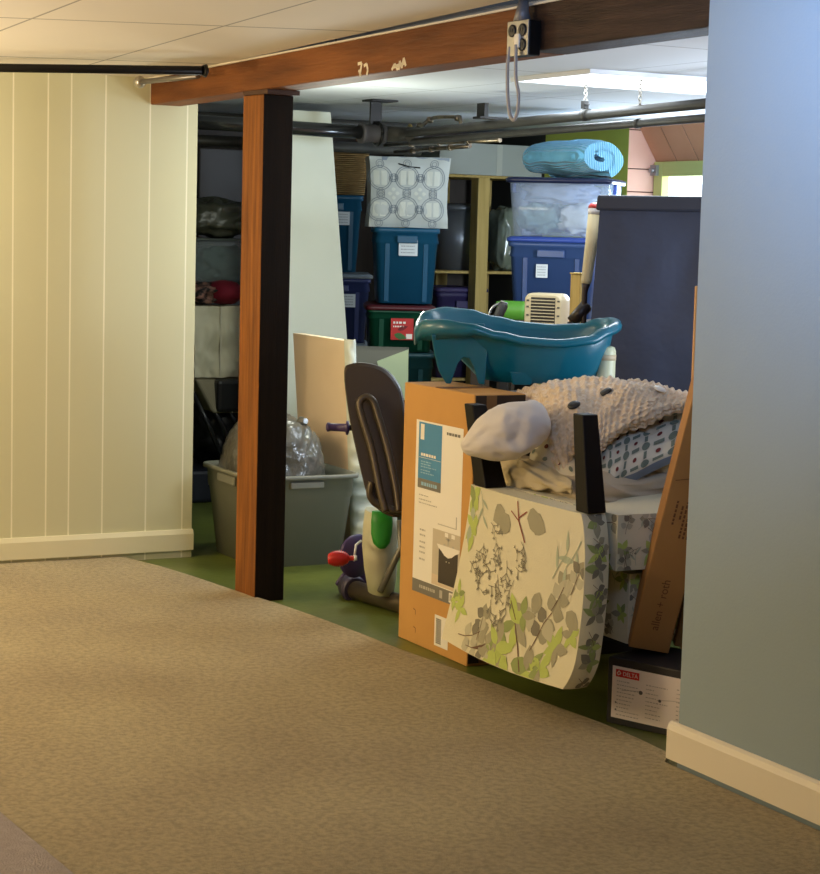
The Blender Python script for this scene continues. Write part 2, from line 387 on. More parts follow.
# storage walls
GY = 6.3
GX = pY(628, 160, GY).x
panel = mat('dark_brown_panelling', srgb(48, 38, 28), .6, c2=srgb(60, 48, 36), nscale=3, nstretch=(1, 6, 1))
mb = MB(); mb.box((-11.2, 2.7, FZ), (-11.1, GY+.1, CZ)); struct(mb.build('wall_storage_left', panel))
mb = MB(); mb.box((-11.1, 2.7, FZ), (XL-.11, 2.8, CZ)); struct(mb.build('wall_storage_side', panel))
gm = mat('yellow_green_wall', srgb(206, 214, 96), .7, c2=srgb(196, 206, 88), nscale=2)
gd = mat('dark_back_wall', srgb(60, 60, 52), .8)
sx = pY(545, 160, GY).x
mb = MB(); mb.box((-11.2, GY, FZ), (sx, GY+.1, CZ)); struct(mb.build('wall_storage_back', gd))
mb = MB(); mb.box((sx, GY, FZ), (GX-.1, GY+.1, CZ)); mb.box((GX-.1, GY, FZ), (GX-.001, GY+.1, .899)); mb.box((GX-.1, GY, .899), (GX-.001, GY+.001, CZ)); struct(mb.build('wall_green', gm))
mb = MB(); mb.box((-2.1, WY+.15, FZ), (-2.0, 7.6, CZ)); struct(mb.build('wall_storage_right', gd))
# window well: pink side boards, window wall, slanted soffit
WYb = pX(656, 165, GX).y
pink = mat('pink_boards', srgb(232, 184, 166), .6, c2=srgb(224, 172, 152), nscale=3)
seamd = mat('board_gap', srgb(80, 48, 36), .8)
mb = MB()
zz = [1.25, 1.52, 1.67, 1.815, 1.98, 2.125]
zz = [pX(640, y, GX).z for y in (230, 192, 169, 130, 112)]; zz = [0.9]+zz
for a, b in zip(zz[:-1], zz[1:]): mb.box((GX-.1, GY+.002, a+.003), (GX, WYb, b-.003))
mb.cur = 1; mb.box((GX-.095, GY+.006, .9), (GX-.006, WYb, zz[-1]))
struct(mb.build('wall_window_recess', [pink, seamd], bevel=.002))
wl = pY(657, 162, WYb); wz = wl.z; wxl = wl.x
# soffit boards sloping from ceiling at GY to window head at WYb
soff = mat('orange_brown_boards', srgb(226, 166, 130), .6, c2=srgb(214, 154, 118), nscale=4, nstretch=(1, .3, 1))
hz = pY(650, 127, GY).z
Lx = -2.1
mb = MB(); x = GX; bw = .21
while x < Lx:
    mb.hexa([(x+.004, GY+.05, CZ+.02), (x+bw-.004, GY+.05, CZ+.02), (x+bw-.004, WYb, wz), (x+.004, WYb, wz), (x+.004, GY+.05, CZ+.05), (x+bw-.004, GY+.05, CZ+.05), (x+bw-.004, WYb, wz+.03), (x+.004, WYb, wz+.03)]); x += bw
mb.cur = 1; mb.hexa([(GX, GY+.05, CZ+.026), (Lx, GY+.05, CZ+.026), (Lx, WYb, wz+.006), (GX, WYb, wz+.006), (GX, GY+.05, CZ+.06), (Lx, GY+.05, CZ+.06), (Lx, WYb, wz+.04), (GX, WYb, wz+.04)])
struct(mb.build('ceiling_soffit', [soff, seamd]))
wfm = mat('yellow_green_frame', srgb(206, 212, 130), .5)
mb = MB(); mb.box((GX, WYb, FZ), (-2.1, WYb+.08, wz-.62)); mb.box((wxl+1.3, WYb, wz-.62), (-2.1, WYb+.08, wz+.04)); mb.box((GX-.1, WYb, wz-.62), (wxl, WYb+.08, wz+.04)); struct(mb.build('wall_window', pink))
mb = MB(); fx0, fx1, fz0, fz1 = wxl, wxl+1.3, wz-.62, wz
t = .085
for a in ((fx0, fz0, fx0+t, fz1), (fx1-t, fz0, fx1, fz1), (fx0+t, fz1-t, fx1-t, fz1), (fx0+t, fz0, fx1-t, fz0+t)): mb.box((a[0], WYb-.02, a[1]), (a[2], WYb+.06, a[3]))
win = struct(mb.build('window_1', wfm, bevel=.004))
mb = MB(); mb.box((fx0+t, WYb+.03, fz0+t), (fx1-t, WYb+.04, fz1-t)); mb.build('pane', mat('daylit_pane', (.82, .92, 1), .3, emit=4), win)
mb = MB(); q = Vector((fx0+.02, WYb-.03, fz1-.05)); mb.box(q-Vector((.03, .01, .03)), q+Vector((.03, .01, .03))); mb.cyl(q+Vector((0, -.03, 0)), q+Vector((0, .01, 0)), .015); mb.build('hinge', mat('dull_metal', (.35, .35, .36), .4, .8), win)

# beam and post
ang = math.atan(BS)
def beam_piece(name, xa, xb, m, label):
    za = lambda X: 1.963+(X-XL)*.0175
    P = []
    for z in (0, 1):
        for (X, dy) in ((xa, 0), (xb, 0), (xb, .14), (xa, .14)):
            P.append((X, BY(X)+dy, za(X) if z == 0 else ZC(X)-.001))
    mb = MB(); mb.hexa(P); return mb
sp = pY(527, 40, 3.06).x
mb = beam_piece('ceiling_beam', XL+.002, sp, BEAM, '')
# white paint marks drawn on the face of the beam
fnb = lambda u, v: Vector((u, BY(u), v))
D = Draw(mb, fnb, lambda u, v: Vector((.06, -1, 0)), .001)
def uvb(px, py):
    p = pY(px, py, 2.98)
    for _ in range(3): p = pY(px, py, BY(p.x))
    return (p.x, p.z)
for st in ([(358, 64), (362, 63), (360, 76)], [(364, 66), (367, 64), (368, 70), (367, 75)], [(359, 70), (361, 76)],
           [(392, 70), (395, 64), (398, 70)], [(399, 70), (400, 61), (402, 68), (404, 58), (406, 66)], [(394, 67), (405, 63)]):
    D.stroke([uvb(*q) for q in st], .011, 1)
b1 = tag(mb.build('ceiling_beam', [BEAM, mat('white_chalk', srgb(226, 214, 190), .9)], bevel=.006), 'long orange-stained ceiling beam carried by the wooden post', 'beam')
mb = beam_piece('x', sp+.002, WE-.002, BEAMD, '')
tag(mb.build('ceiling_beam', BEAMD, bevel=.006), 'dark brown ceiling beam running from the metal outlet box to the blue wall', 'beam')
pc = pY(252.3, 591, 2.93)
Mx = Matrix.Translation((pc.x, BY(pc.x)+.004, 0)) @ Matrix.Rotation(ang, 4, 'Z')
top = 1.963+(pc.x-XL)*.0175-.001
mb = MB(); mb.box((-.175, 0, FZ), (0, .130, top-.018), Mx)
mb.mi = [0, 0, 0, 1, 0, 0]  # right-hand face gets a much darker timber colour
root = empty('support_post', (0, 0, 0), 0, 'square orange-stained timber post with one dark side, standing on green floor', 'post')
mb.build('shaft', [POST, POSTDK], root, bevel=.004)
mb = MB(); mb.box((-.178, .0, top-.017), (.03, .14, top), Mx); mb.build('cap_plate', mat('dark_shim_wood', srgb(70, 42, 24), .7), root)
mb = MB(); mb.cyl(Mx @ Vector((-.02, -.04, FZ)), Mx @ Vector((.12, .03, FZ)), .001); 

# trim along the beam at the ceiling
mb = MB(); mb.hexa([(XL, BY(XL)-.010, ZC(XL)-.006), (WE, BY(WE)-.010, ZC(WE)-.006), (WE, BY(WE)-.001, ZC(WE)-.006), (XL, BY(XL)-.001, ZC(XL)-.006)]+[(XL, BY(XL)-.010, ZC(XL)), (WE, BY(WE)-.010, ZC(WE)), (WE, BY(WE)-.001, ZC(WE)), (XL, BY(XL)-.001, ZC(XL))])
struct(mb.build('trim_1', mat('ceiling_trim', srgb(222, 214, 196), .6)))

# =================================================================== OVERHEAD THINGS
# black pole along the cream wall ceiling
zr = 2.045; a = pZ(-30, 67.5, zr); b = pZ(203, 70.5, zr)
root = empty('curtain_rod', a, 0, 'long black curtain rod hung under the ceiling beside cream wall', 'curtain rod')
a0 = a+(a-b)*1.5
mb = MB(); mb.cyl(a0-a, b-a, .017, n=20); mb.build('pole', BLACKM, root)
mb = MB(); mb.tube([b-a, b-a+Vector((0, .012, 0)), b-a+Vector((0, .02, 0))], [.022, .026, .012]); mb.build('finial', BLACKM, root)
for yy in (.6,):
    mb = MB(); q = a+(b-a)*((yy-a.y)/(b.y-a.y)); mb.box(q-a+Vector((-.006, -.01, 0)), q-a+Vector((.006, .01, ZC(a.x)-zr-.001))); mb.build('bracket', BLACKM, root)
k = pY(140, 82, 2.74); e2 = pY(198, 76, 2.80)
root = empty('curtain_rod', k, 0, 'short grey curtain rod with round knob end along the beam left end', 'curtain rod')
mb = MB(); mb.cyl((0, 0, 0), e2-k, .011); mb.build('pole', mat('grey_metal', (.22, .2, .18), .35, .7), root)
mb = MB(); mb.lathe((0, 0, 0), [(.004, -.03), (.022, -.022), (.026, 0), (.02, .012), (.012, .02)], 20, Matrix.Rotation(PI/2, 3, 'Y')); mb.build('knob_end', mat('brushed_steel', (.5, .47, .42), .3, .9), root)
# outlet box with cable
jb = pY(508, 22, 3.05); 
for _ in range(3): jb = pY(508, 22, BY(jb.x)-.05)
jx = jb.x; jr = .112; jy = BY(jx)-.05; jt = jb.z; jbm = pY(508, 57, jy).z
steel = mat('galvanised_steel', (.42, .41, .38), .35, .85, c2=(.3, .29, .27), nscale=12)
root = empty('outlet_box', (jx+jr/2, jy+.025, jbm), ang, 'metal electrical outlet box fixed to the beam, grey cable looping below', 'outlet box')
hh = jt-jbm
mb = MB(); mb.box((-jr/2, -.02, 0), (jr/2, .024, hh)); mb.build('body', BLACKM, root, bevel=.004)
mb = MB(); mb.box((-jr/2, -.024, 0), (jr/2, -.0205, hh)); mb.build('cover_plate', steel, root, bevel=.002)
for sx_ in (-.027, .027):
    for zq in (.3, .72):
        mb = MB(); mb.cur = 0; mb.lathe((sx_, -.0245, hh*zq), [(.004, -.001), (.019, 0), (.019, .003), (.015, .0045)], 20, Matrix.Rotation(PI/2, 3, 'X'))
        for dx in (-.006, .006): mb.box((sx_+dx-.0015, -.0305, hh*zq-.004), (sx_+dx+.0015, -.029, hh*zq+.006))
        if not (sx_ < 0 and zq < .5): mb.build('socket', BLACK, root)
mb = MB(); mb.box((-.004, -.034, hh*.22), (.022, -.0245, hh*.62)); mb.build('plug', mat('white_plug', (.72, .68, .6), .4), root, bevel=.003)
mb = MB(); mb.tube([(-.005, -.005, hh), (-.005, -.005, hh+.03), (-.004, 0, hh+.075)], [.028, .02, .013], 14); mb.build('conduit', mat('grey_conduit', (.2, .19, .19), .5, .3), root)
cz = pY(516, 120, jy).z-jbm
lp = [(.008, -.034, hh*.3), (.012, -.036, .0), (.014, -.034, cz*.35), (.024, -.03, cz*.6), (.02, -.028, cz*.85), (.002, -.028, cz), (-.022, -.028, cz*.9), (-.036, -.028, cz*.6), (-.045, -.026, cz*.2), (-.045, -.024, .0), (-.042, -.022, .03)]
LP = [Vector(q) for q in lp]
mb = MB(); mb.tube([curve_at(LP, i/50) for i in range(51)], .0055, 10); mb.build('cable', mat('grey_cable', (.36, .33, .30), .5), root)
# fluorescent light in storage ceiling
l1 = pZ(506, 77, CZ); l2 = pZ(585, 70, CZ)
lx0, lx1, ly0 = l1.x, l1.x+.6, (l1.y+l2.y)/2
root = empty('ceiling_light', (lx0+.3, ly0+.6, CZ), 0, 'bright white fluorescent panel in the storage ceiling above the pipes', 'ceiling light')
mb = MB()
for q in ((-.3, -.6, -.285, .6), (.285, -.6, .3, .6), (-.285, -.6, .285, -.585), (-.285, .585, .285, .6)): mb.box((q[0], q[1], -.018), (q[2], q[3], -.0005))
mb.build('frame', mat('white_metal', (.8, .82, .85), .4), root)
mb = MB(); mb.box((-.284, -.584, -.012), (.284, .584, -.002)); mb.build('diffuser', mat('lit_diffuser', (.90, .97, 1), .4, emit=3.0), root)
# pipes
pipem = mat('black_iron_pipe', (.022, .021, .018), .5, .1, c2=(.045, .042, .034), nscale=12)
PYY = 4.36
def pipe_x(y1, y2, r, dy, nm, label):
    p1 = pY(712, y1, PYY+dy); p2 = pY(470, y2, PYY+dy); d = (p1-p2).normalized()
    p2 = p2-d*((p2.x+8.45)/d.x); p1 = p1+d*2.2
    root = empty(nm, p2, 0, label, 'pipe', 'overhead pipes')
    mb = MB(); mb.cyl((0, 0, 0), p1-p2, r, n=24); mb.build('pipe', pipem, root)
    return root, p1, p2, d
rA, A1, A2, dA = pipe_x(103, 127, .0205, 0, 'drain_pipe', 'upper black pipe crossing below the bright ceiling panel')
mb = MB(); 
for tt in (1.15,): q = pY(586, 115, PYY)-A2; mb.cyl(q-dA*.02, q+dA*.02, .025)
mb.build('collar', pipem, rA)
rB, B1, B2, dB = pipe_x(117.5, 137, .0165, .02, 'drain_pipe', 'lower black pipe running just beneath the upper pipe')
mb = MB(); q = pY(638, 123.5, PYY+.02)-B2; mb.cyl(q-dB*.012, q+dB*.012, .020); mb.build('collar', pipem, rB)
# big pipe along Y behind the post with coupling & valve
xq = -8.62
q1 = pX(200, 127, xq); q2 = pX(372, 133, xq)
q1 = Vector((xq, 3.2, q2.z+.01))
root = empty('drain_pipe', q1, 0, 'thick black pipe with ribbed coupling passing behind the wooden post', 'pipe', 'overhead pipes')
mb = MB(); mb.cyl((0, 0, 0), q2-q1, .034, n=24); mb.build('pipe', mat('glossy_black_pipe', (.012, .012, .011), .18, 0), root)
c0 = pX(360, 133, xq)-q1; c1 = pX(384, 134, xq)-q1
mb = MB(); mb.tube([c0, c0+(c1-c0)*.15, c0+(c1-c0)*.2, c0+(c1-c0)*.8, c0+(c1-c0)*.85, c1], [.05, .05, .044, .044, .05, .05], 24); mb.build('coupling', mat('rubber_grey', (.05, .045, .045), .6), root)
mb = MB(); e0 = c1; mb.tube([e0, e0+Vector((.06, .06, 0)), e0+Vector((.17, .10, 0)), A2-q1+Vector((0.02, 0, -.02))], [.04, .038, .034, .03], 20); mb.build('elbow', pipem, root)
hg = pX(378, 118, xq)-q1; hg.z = c0.z
mb = MB(); mb.box((hg.x-.035, hg.y-.03, hg.z+.04), (hg.x-.02, hg.y+.03, CZ-q1.z-.002)); mb.tube([Vector((hg.x, hg.y, hg.z))+Vector((.056*math.cos(a_), 0, .056*math.sin(a_))) for a_ in [i*PI/8 for i in range(17)]], .008, 8); mb.box((hg.x-.06, hg.y-.06, CZ-q1.z-.01), (hg.x+.06, hg.y+.08, CZ-q1.z-.002)); mb.build('hanger', BLACKM, root)
# second pipe higher behind, and dark bundle at far left
for (ya, yb_, rr_, xx, lab) in ((120, 122, .022, -9.45, 'thin black pipe close under the storage ceiling beside the thick one'), (146, 144, .03, -9.75, 'dusty black pipe running below and behind the thick coupled pipe')):
    g1 = pX(200, ya, xx); g2 = pX(420, yb_, xx); g1.z = g2.z = (pX(300, (ya+yb_)/2, xx)).z; g1.y = 2.79
    mb = MB(); mb.cyl(g1, g2, rr_); tag(mb.build('drain_pipe', pipem), lab, 'pipe', 'overhead pipes')
# small brass/steel water pipes with valve near px 400-460
cw = mat('worn_copper', (.30, .24, .15), .3, .9, c2=(.12, .11, .10), nscale=20)
o1 = pY(418, 124, 4.5)
root = empty('water_pipe', o1, 0, 'thin worn metal water pipe with elbows and valve between black pipes', 'pipe', 'water pipes')
mb = MB(); pl = [pY(*q, 4.5)-o1 for q in ((385, 134), (408, 130), (420, 127), (428, 121), (436, 117.5), (455, 117), (460, 119), (461, 128))]
mb.tube([curve_at(pl, i/40) for i in range(41)], .0095, 12); mb.build('pipe', cw, root)
for q in ((420, 126), (430, 120), (458, 118)):
    c_ = pY(*q, 4.5)-o1; mb = MB(); mb.lathe(c_, [(.004, -.016), (.017, -.012), (.019, 0), (.017, .012), (.004, .016)], 14); mb.build('fitting', cw, root)
vl = pY(416, 131, 4.44)-o1; mb = MB(); mb.cyl(vl, vl+Vector((0, -.03, .01)), .006); mb.lathe(vl+Vector((0, -.035, .01)), [(.004, -.006), (.024, -.004), (.024, .004), (.004, .006)], 16, Matrix.Rotation(PI/2, 3, 'X')); mb.build('valve_wheel', mat('dull_brass', (.4, .3, .12), .35, .9), root)
for (x1, y1, x2, y2, dY) in ((385, 145, 500, 140, 4.6), (395, 152, 470, 146, 4.75)):
    g1, g2 = pY(x1, y1, dY), pY(x2, y2, dY); mb = MB(); mb.cyl(g1, g2, .011)
    for f_ in (.25, .5, .75): c_ = g1.lerp(g2, f_); dd = (g2-g1).normalized(); mb.cyl(c_-dd*.015, c_+dd*.015, .016)
    tag(mb.build('water_pipe', cw), 'thin tarnished pipe under the black pipes, %s' % ('uppermost' if y1 == 145 else 'lowest of them'), 'pipe', 'water pipes')
# clamp straps for the pipes near 500,120
hk = pY(496, 113, 4.4)
mb = MB(); mb.box((hk.x-.035, 4.32, hk.z-.02), (hk.x+.035, 4.34, hk.z+.04)); mb.box((hk.x-.035, 4.30, hk.z-.03), (hk.x+.035, 4.44, hk.z-.02)); tag(mb.build('pipe_hanger', BLACKM), 'black metal strap hanging from ceiling to the pipes above clear bin', 'pipe hanger')
# chains
for (x, ya, yb_, lab) in ((586.5, 70, 112, 'metal link chain holding the pipes, the left one with black clip'), (641, 74, 112, 'metal link chain holding the pipes, the right one near the window')):
    t0 = pY(x, ya, PYY+.0); zb_ = pY(x, yb_, PYY).z; tz = CZ-.001
    root = empty('chain', (t0.x, PYY, tz), 0, lab, 'chain', 'chains holding the pipes')
    cm = mat('chain_steel', (.5, .48, .42), .3, .9, c2=(.2, .19, .17), nscale=30)
    nl = 9; L = (tz-zb_)/nl
    for i in range(nl):
        zc_ = -L*(i+.5); pts = []
        for j in range(13):
            an = 2*PI*j/12; h_ = .007*math.cos(an); v_ = L*.66*math.sin(an)
            pts.append((h_, 0, zc_+v_) if i % 2 == 0 else (0, h_, zc_+v_))
        mb = MB(); mb.tube(pts, .0022, 6, caps=False); mb.build('link', cm, root)
    if x < 600:
        mb = MB(); mb.box((-.016, -.012, -L*8), (.010, .012, -L*5.6)); mb.box((.010, -.008, -L*7), (.024, .008, -L*6.6)); mb.build('clip', BLACK, root, bevel=.002)
# =================================================================== TOTES AND STORAGE
def tote(nm, base, w, d, h, rz, m, label, cat='storage bin', lidm=None, taper=.86, sticker=None, group=None, open_top=False, inner=None, handle=True, latch=None):
    root = empty(nm, base, rz, label, cat, group)
    mb = MB(); r = min(w, d)*.10; t = taper
    R = [rr(w*t, d*t, r, 0), rr(w*(t+(1-t)*.8), d*(t+(1-t)*.8), r, h*.80), rr(w*(t+(1-t)*.8)+.012, d*(t+(1-t)*.8)+.012, r, h*.805), rr(w-.012, d-.012, r, h*.93), rr(w+.012, d+.012, r, h*.935), rr(w+.012, d+.012, r, h)]
    if open_top:
        R += [rr(w-.006, d-.006, r, h), rr(w*t-.006, d*t-.006, r, .006)]
        mb.loft(R)
    else: mb.loft(R)
    # recessed corner ribs on the front and sides
    for sx_ in (-1, 1):
        for q in (.30,):
            x = sx_*w*q
            mb.hexa([(x-.012, -d*t/2-.006, .01), (x+.012, -d*t/2-.006, .01), (x+.012, -d*t/2+.01, .01), (x-.012, -d*t/2+.01, .01),
                     (x-.012, -d*(t+(1-t)*.8)/2-.006, h*.79), (x+.012, -d*(t+(1-t)*.8)/2-.006, h*.79), (x+.012, -d*(t+(1-t)*.8)/2+.01, h*.79), (x-.012, -d*(t+(1-t)*.8)/2+.01, h*.79)])
    mb.build('body', m, root)
    if handle:
        mb = MB(); mb.box((-w*.16, -d/2-.022, h*.80), (w*.16, -d/2-.002, h*.90)); mb.build('handle', m, root, bevel=.005)
    if lidm:
        mb = MB(); mb.loft([rr(w+.03, d+.03, r, h+.001), rr(w+.03, d+.03, r, h+.018), rr(w+.0, d+.0, r, h+.028), rr(w-.06, d-.06, r*.8, h+.028), rr(w-.07, d-.07, r*.8, h+.022)])
        mb.build('lid', lidm, root)
    if sticker:
        sx_, sz_, sw, sh = sticker; y = -d/2*(t+(1-t)*sz_)-.004
        mb = MB(); mb.box((sx_*w-sw/2, y-.012, sz_*h-sh/2), (sx_*w+sw/2, y-.010, sz_*h+sh/2))
        fn = lambda u, v: Vector((sx_*w-sw/2+sw*u, y-.012, sz_*h+sh/2-sh*v)); D = Draw(mb, fn, lambda u, v: Vector((0, -1, 0)), .0008)
        for vv in (.2, .4, .6, .8): D.scribble(.12, .85, vv, .06, 1)
        mb.build('sticker', [STICK, mat('pale_ink', (.3, .32, .36), .7)], root)
    return root
def rect(xl, yt, xr, yb_, X):
    a = pX((xl+xr)/2, yt, X); b = pX((xl+xr)/2, yb_, X)
    y0 = pX(xl, (yt+yb_)/2, X).y; y1 = pX(xr, (yt+yb_)/2, X).y
    return y0, y1, b.z, a.z
TEAL = mat('teal_blue_plastic', srgb(22, 82, 114), .4, bump=.03, bscale=300)
NAVYP = mat('navy_blue_plastic', srgb(54, 64, 112), .4, bump=.03, bscale=300)
BLUEP = mat('blue_plastic', srgb(58, 82, 130), .35, bump=.03, bscale=300)
GREENP = mat('dark_green_plastic', srgb(16, 74, 52), .4)
MAROON = mat('maroon_plastic', srgb(78, 20, 28), .45)
GREYL = mat('grey_plastic_lid', srgb(120, 130, 140), .5)
BLKP = mat('black_plastic', (.015, .015, .017), .4)
XF = -9.35
SRZ = math.radians(66)
def stacked(xl, yt, xr, yb_, t, d, m, label, rz=SRZ, **k):
    ym = (yt+yb_)/2; c = pt((xl+xr)/2, ym, t); w_ = (xr-xl)*t/F_PX
    z1 = pt((xl+xr)/2, yt, t).z; z0 = k.pop('z0') if 'z0' in k else pt((xl+xr)/2, yb_, t).z
    back = Vector((-math.sin(rz), math.cos(rz), 0))
    lid = k.get('lidm'); hh = z1-z0-(.030 if lid else 0)
    b_ = c+back*(d/2+.01); b_.z = z0
    return tote('storage_tote', b_, w_-.026, d, hh, rz, m, label, **k), (b_.x, b_.y, z0, z1, w_)
G1 = 'plastic totes stacked in the storage area'
T1, b1 = stacked(372, 228, 441, 304, 10.2, .46, TEAL, 'teal-blue tote with white sticker under the patterned zip bag', sticker=(.02, .74, .10, .085), group=G1)
Gn, bg = stacked(366, 305, 436, 352, 10.2, .46, GREENP, 'dark green tote with red label and maroon lid', lidm=MAROON, taper=.92, group=G1, handle=False)
gz = bg[2]
mb = MB(); hh = bg[3]-bg[2]; gy_ = -.46/2-.026
mb.box((-.055, gy_-.002, hh*.26), (.065, gy_, hh*.72)); 
fn = lambda u, v: Vector((-.055+.12*u, gy_-.002, hh*.72-hh*.46*v)); D = Draw(mb, fn, lambda u, v: Vector((0, -1, 0)), .001)
D.scribble(.1, .7, .2, .1, 1); D.scribble(.1, .6, .38, .07, 1); D.leaf(.15, .75, .6, .3, .3, 2); D.leaf(.3, .55, .5, .2, -.4, 3); D.rect(.68, .72, .95, .95, 1)
mb.build('label', [mat('red_label', srgb(196, 40, 34), .5), PAPER, mat('label_green', srgb(60, 110, 50), .6), mat('label_dark_red', srgb(120, 16, 20), .6)], Gn)
U1, bu = stacked(366, 353, 436, 410, 10.2, .46, mat('dark_teal_plastic', srgb(18, 60, 66), .4), 'dark teal tote beneath the green tote', z0=.40, group=G1, handle=False)
stacked(366, 470, 436, 560, 10.2, .46, BLKP, 'black tote at the bottom of the stack with the green tote', z0=FZ, group=G1)[0]
bt_ = [o for o in COL.objects if o.get('label', '').startswith('black tote at the bottom of the stack')][0]
for c_ in bt_.children: c_.scale.z = (.40-FZ-.002)/max(v.co.z for v in [o for o in bt_.children if o.name.startswith('body')][0].data.vertices)
bt_.location.x = bu[0]; bt_.location.y = bu[1]
T2, b2 = stacked(305, 195, 364, 272, 10.9, .46, TEAL, 'teal-blue tote under the wicker basket, half behind white panel', sticker=(.16, .70, .07, .075), taper=.82, group=G1)
T3, b3 = stacked(304, 273, 372, 343, 10.9, .46, NAVYP, 'navy blue tote with grey lid beside the green tote', lidm=GREYL, sticker=(.16, .66, .08, .075), group=G1)
tote('storage_tote', (b3[0], b3[1], .40), b3[4]-.05, .44, b3[2]-.40-.031, SRZ, mat('grey_blue_plastic', srgb(84, 96, 110), .5), 'grey-blue tote beneath the navy tote with grey lid', 'storage bin', lidm=GREYL, group=G1)
tote('storage_tote', (b3[0], b3[1], FZ), b3[4]-.05, .44, .40-FZ-.002, SRZ, BLKP, 'black tote at the floor below the grey-blue tote', 'storage bin', group=G1)
# wicker basket on T2
c = pt(349, 170, 10.9); bw_ = 56*10.9/F_PX; z1 = pt(350, 148, 10.9).z
wk = wave_bump(mat('wicker_weave', srgb(196, 158, 98), .7, c2=srgb(160, 124, 70), nscale=16, nstretch=(1, 1, 4)), 28, 'Z', 1, .012)
root = empty('wicker_basket', (b2[0]+.03, b2[1]+.02, b2[3]+.001), SRZ, 'tapered tan wicker basket on top of the left teal-blue tote', 'basket')
bh = z1-b2[3]-.002
mb = MB(); mb.loft([rr(bw_*.86, .36, .05, 0), rr(bw_, .42, .05, bh), rr(bw_-.02, .40, .05, bh), rr(bw_*.86-.02, .34, .05, .01)]); mb.build('basket_body', wk, root)
mb = MB(); ring = rr(bw_+.006, .426, .05, bh-.012); mb.tube(ring+[ring[0]], .012, 8, False); mb.build('rim', wk, root)
# patterned zip bag on T1
z1 = pt(404, 157, 10.2).z
root = empty('zip_bag', (b1[0], b1[1], b1[3]+.002), SRZ+.05, 'white and grey ring-patterned zip bag on top of the teal-blue tote', 'bag')
bw_, bh, bd = 80*10.15/F_PX, z1-b1[3]-.001, .34
def bagf(u, v):      # front surface
    x = (u-.5)*bw_; z = bh*(1-v)
    bul = (1-(2*u-1)**4)*(1-(2*v-1)**4)
    x *= 1-.05*math.sin(PI*(1-v))*1+.04*(1-v)
    return Vector((x+.004*noise.noise(Vector((u*4, v*4, 3))), -bd/2-.03*bul+.012*noise.noise(Vector((u*5, v*5, 1))), z+.004*noise.noise(Vector((u*3, v*2, 7)))))
mb = MB(); nu, nv = 20, 20
mb.grid(bagf, nu, nv)
def bagb(u, v): q = bagf(1-u, v); return Vector((q.x*.96, bd/2, q.z))
mb.grid(bagb, nu, nv)
mb.grid(lambda u, v: bagf(0, v).lerp(bagb(1, v), 1-u), 8, nv); mb.grid(lambda u, v: bagf(1, v).lerp(bagb(0, v), u), 8, nv)
mb.grid(lambda u, v: bagb(1-u, 0).lerp(bagf(u, 0), v), nu, 8); mb.grid(lambda u, v: bagf(u, 1).lerp(bagb(1-u, 1), v), nu, 8)
D = Draw(mb, bagf, lambda u, v: Vector((0, -1, 0)), .003); asp = bh/bw_
for cu_ in (.12, .46, .80):
    for cv_ in (.30, .74):
        D.rect(cu_-.085, cv_-.10, cu_-.012, cv_+.10, 1, .6); D.rect(cu_+.012, cv_-.10, cu_+.085, cv_+.10, 1, .6)
        D.ring(cu_, cv_, .15, .008, 2, 1, asp, 28); D.ring(cu_, cv_, .125, .006, 2, 1, asp, 28)
        for dx, dy in ((0, .2), (.0, -.2), (.17, 0), (-.17, 0)):
            if 0.03 < cu_+dx < .97 and .06 < cv_+dy < .96: D.ring(cu_+dx*.95, cv_+dy, .05, .006, 2, 1.2, asp, 14); D.ring(cu_+dx*.95, cv_+dy, .028, .005, 2, 1.2, asp, 10)
for a_, b_ in ((.29, .52), (.63, .52)):
    for dx, dy in ((0, .06), (0, -.06), (.05, 0), (-.05, 0)): D.leaf(a_+dx-.03, b_+dy, .06, .05, 0, 1, .8, asp)
D.rect(.15, .0, .98, .05, 3, .5); D.stroke([(.35, .10), (.48, .14), (.62, .15)], .02, 4, 1.5)
mb.build('bag_body', [mat('bag_fabric', srgb(190, 196, 190), .5, bump=.1, bscale=60), mat('bag_light', srgb(208, 212, 200), .6), mat('bag_print_grey', srgb(116, 126, 134), .7), mat('bag_band', srgb(136, 146, 156), .5), BLACK], root)
# grey tote bags etc: shelf unit
XS = -10.35
root0 = pX(480, 300, XS)
yl = pX(436, 250, XS).y; yp0 = pX(472.5, 250, XS).y; yp1 = pX(484, 250, XS).y; yr = pX(524, 250, XS).y
ztop = pX(480, 178, XS).z; zsh = pX(460, 271, XS).z; zlow = .55
root = empty('shelf_unit', (XS, (yl+yr)/2, FZ), 0, 'open pale pine shelf unit against dark wall, thick upright in front', 'shelf')
o_ = Vector((XS, (yl+yr)/2, FZ))
def lb(lo, hi): return (Vector(lo)-o_, Vector(hi)-o_)
def part(name, lo, hi, m, par=None, bevel=.003, origin=None):
    mb = MB(); a_, b_ = lb(lo, hi); mb.box(a_, b_); return mb.build(name, m, par or root, bevel=bevel)
part('upright', (XS-.04, yp0, FZ), (XS+.05, yp1, ztop), PINE); part('upright', (XS-.55, yp0, FZ), (XS-.46, yp1, ztop), PINE)
part('upright', (XS-.55, yr-.02, FZ), (XS-.46, yr+.02, ztop), PINE); part('upright', (XS-.55, yl-.02, FZ), (XS-.46, yl+.02, ztop), PINE)
for z in (ztop+.018, zsh, zlow): part('shelf_board', (XS-.56, yl-.03, z-.017), (XS-.042, yr+.03, z), PINE)
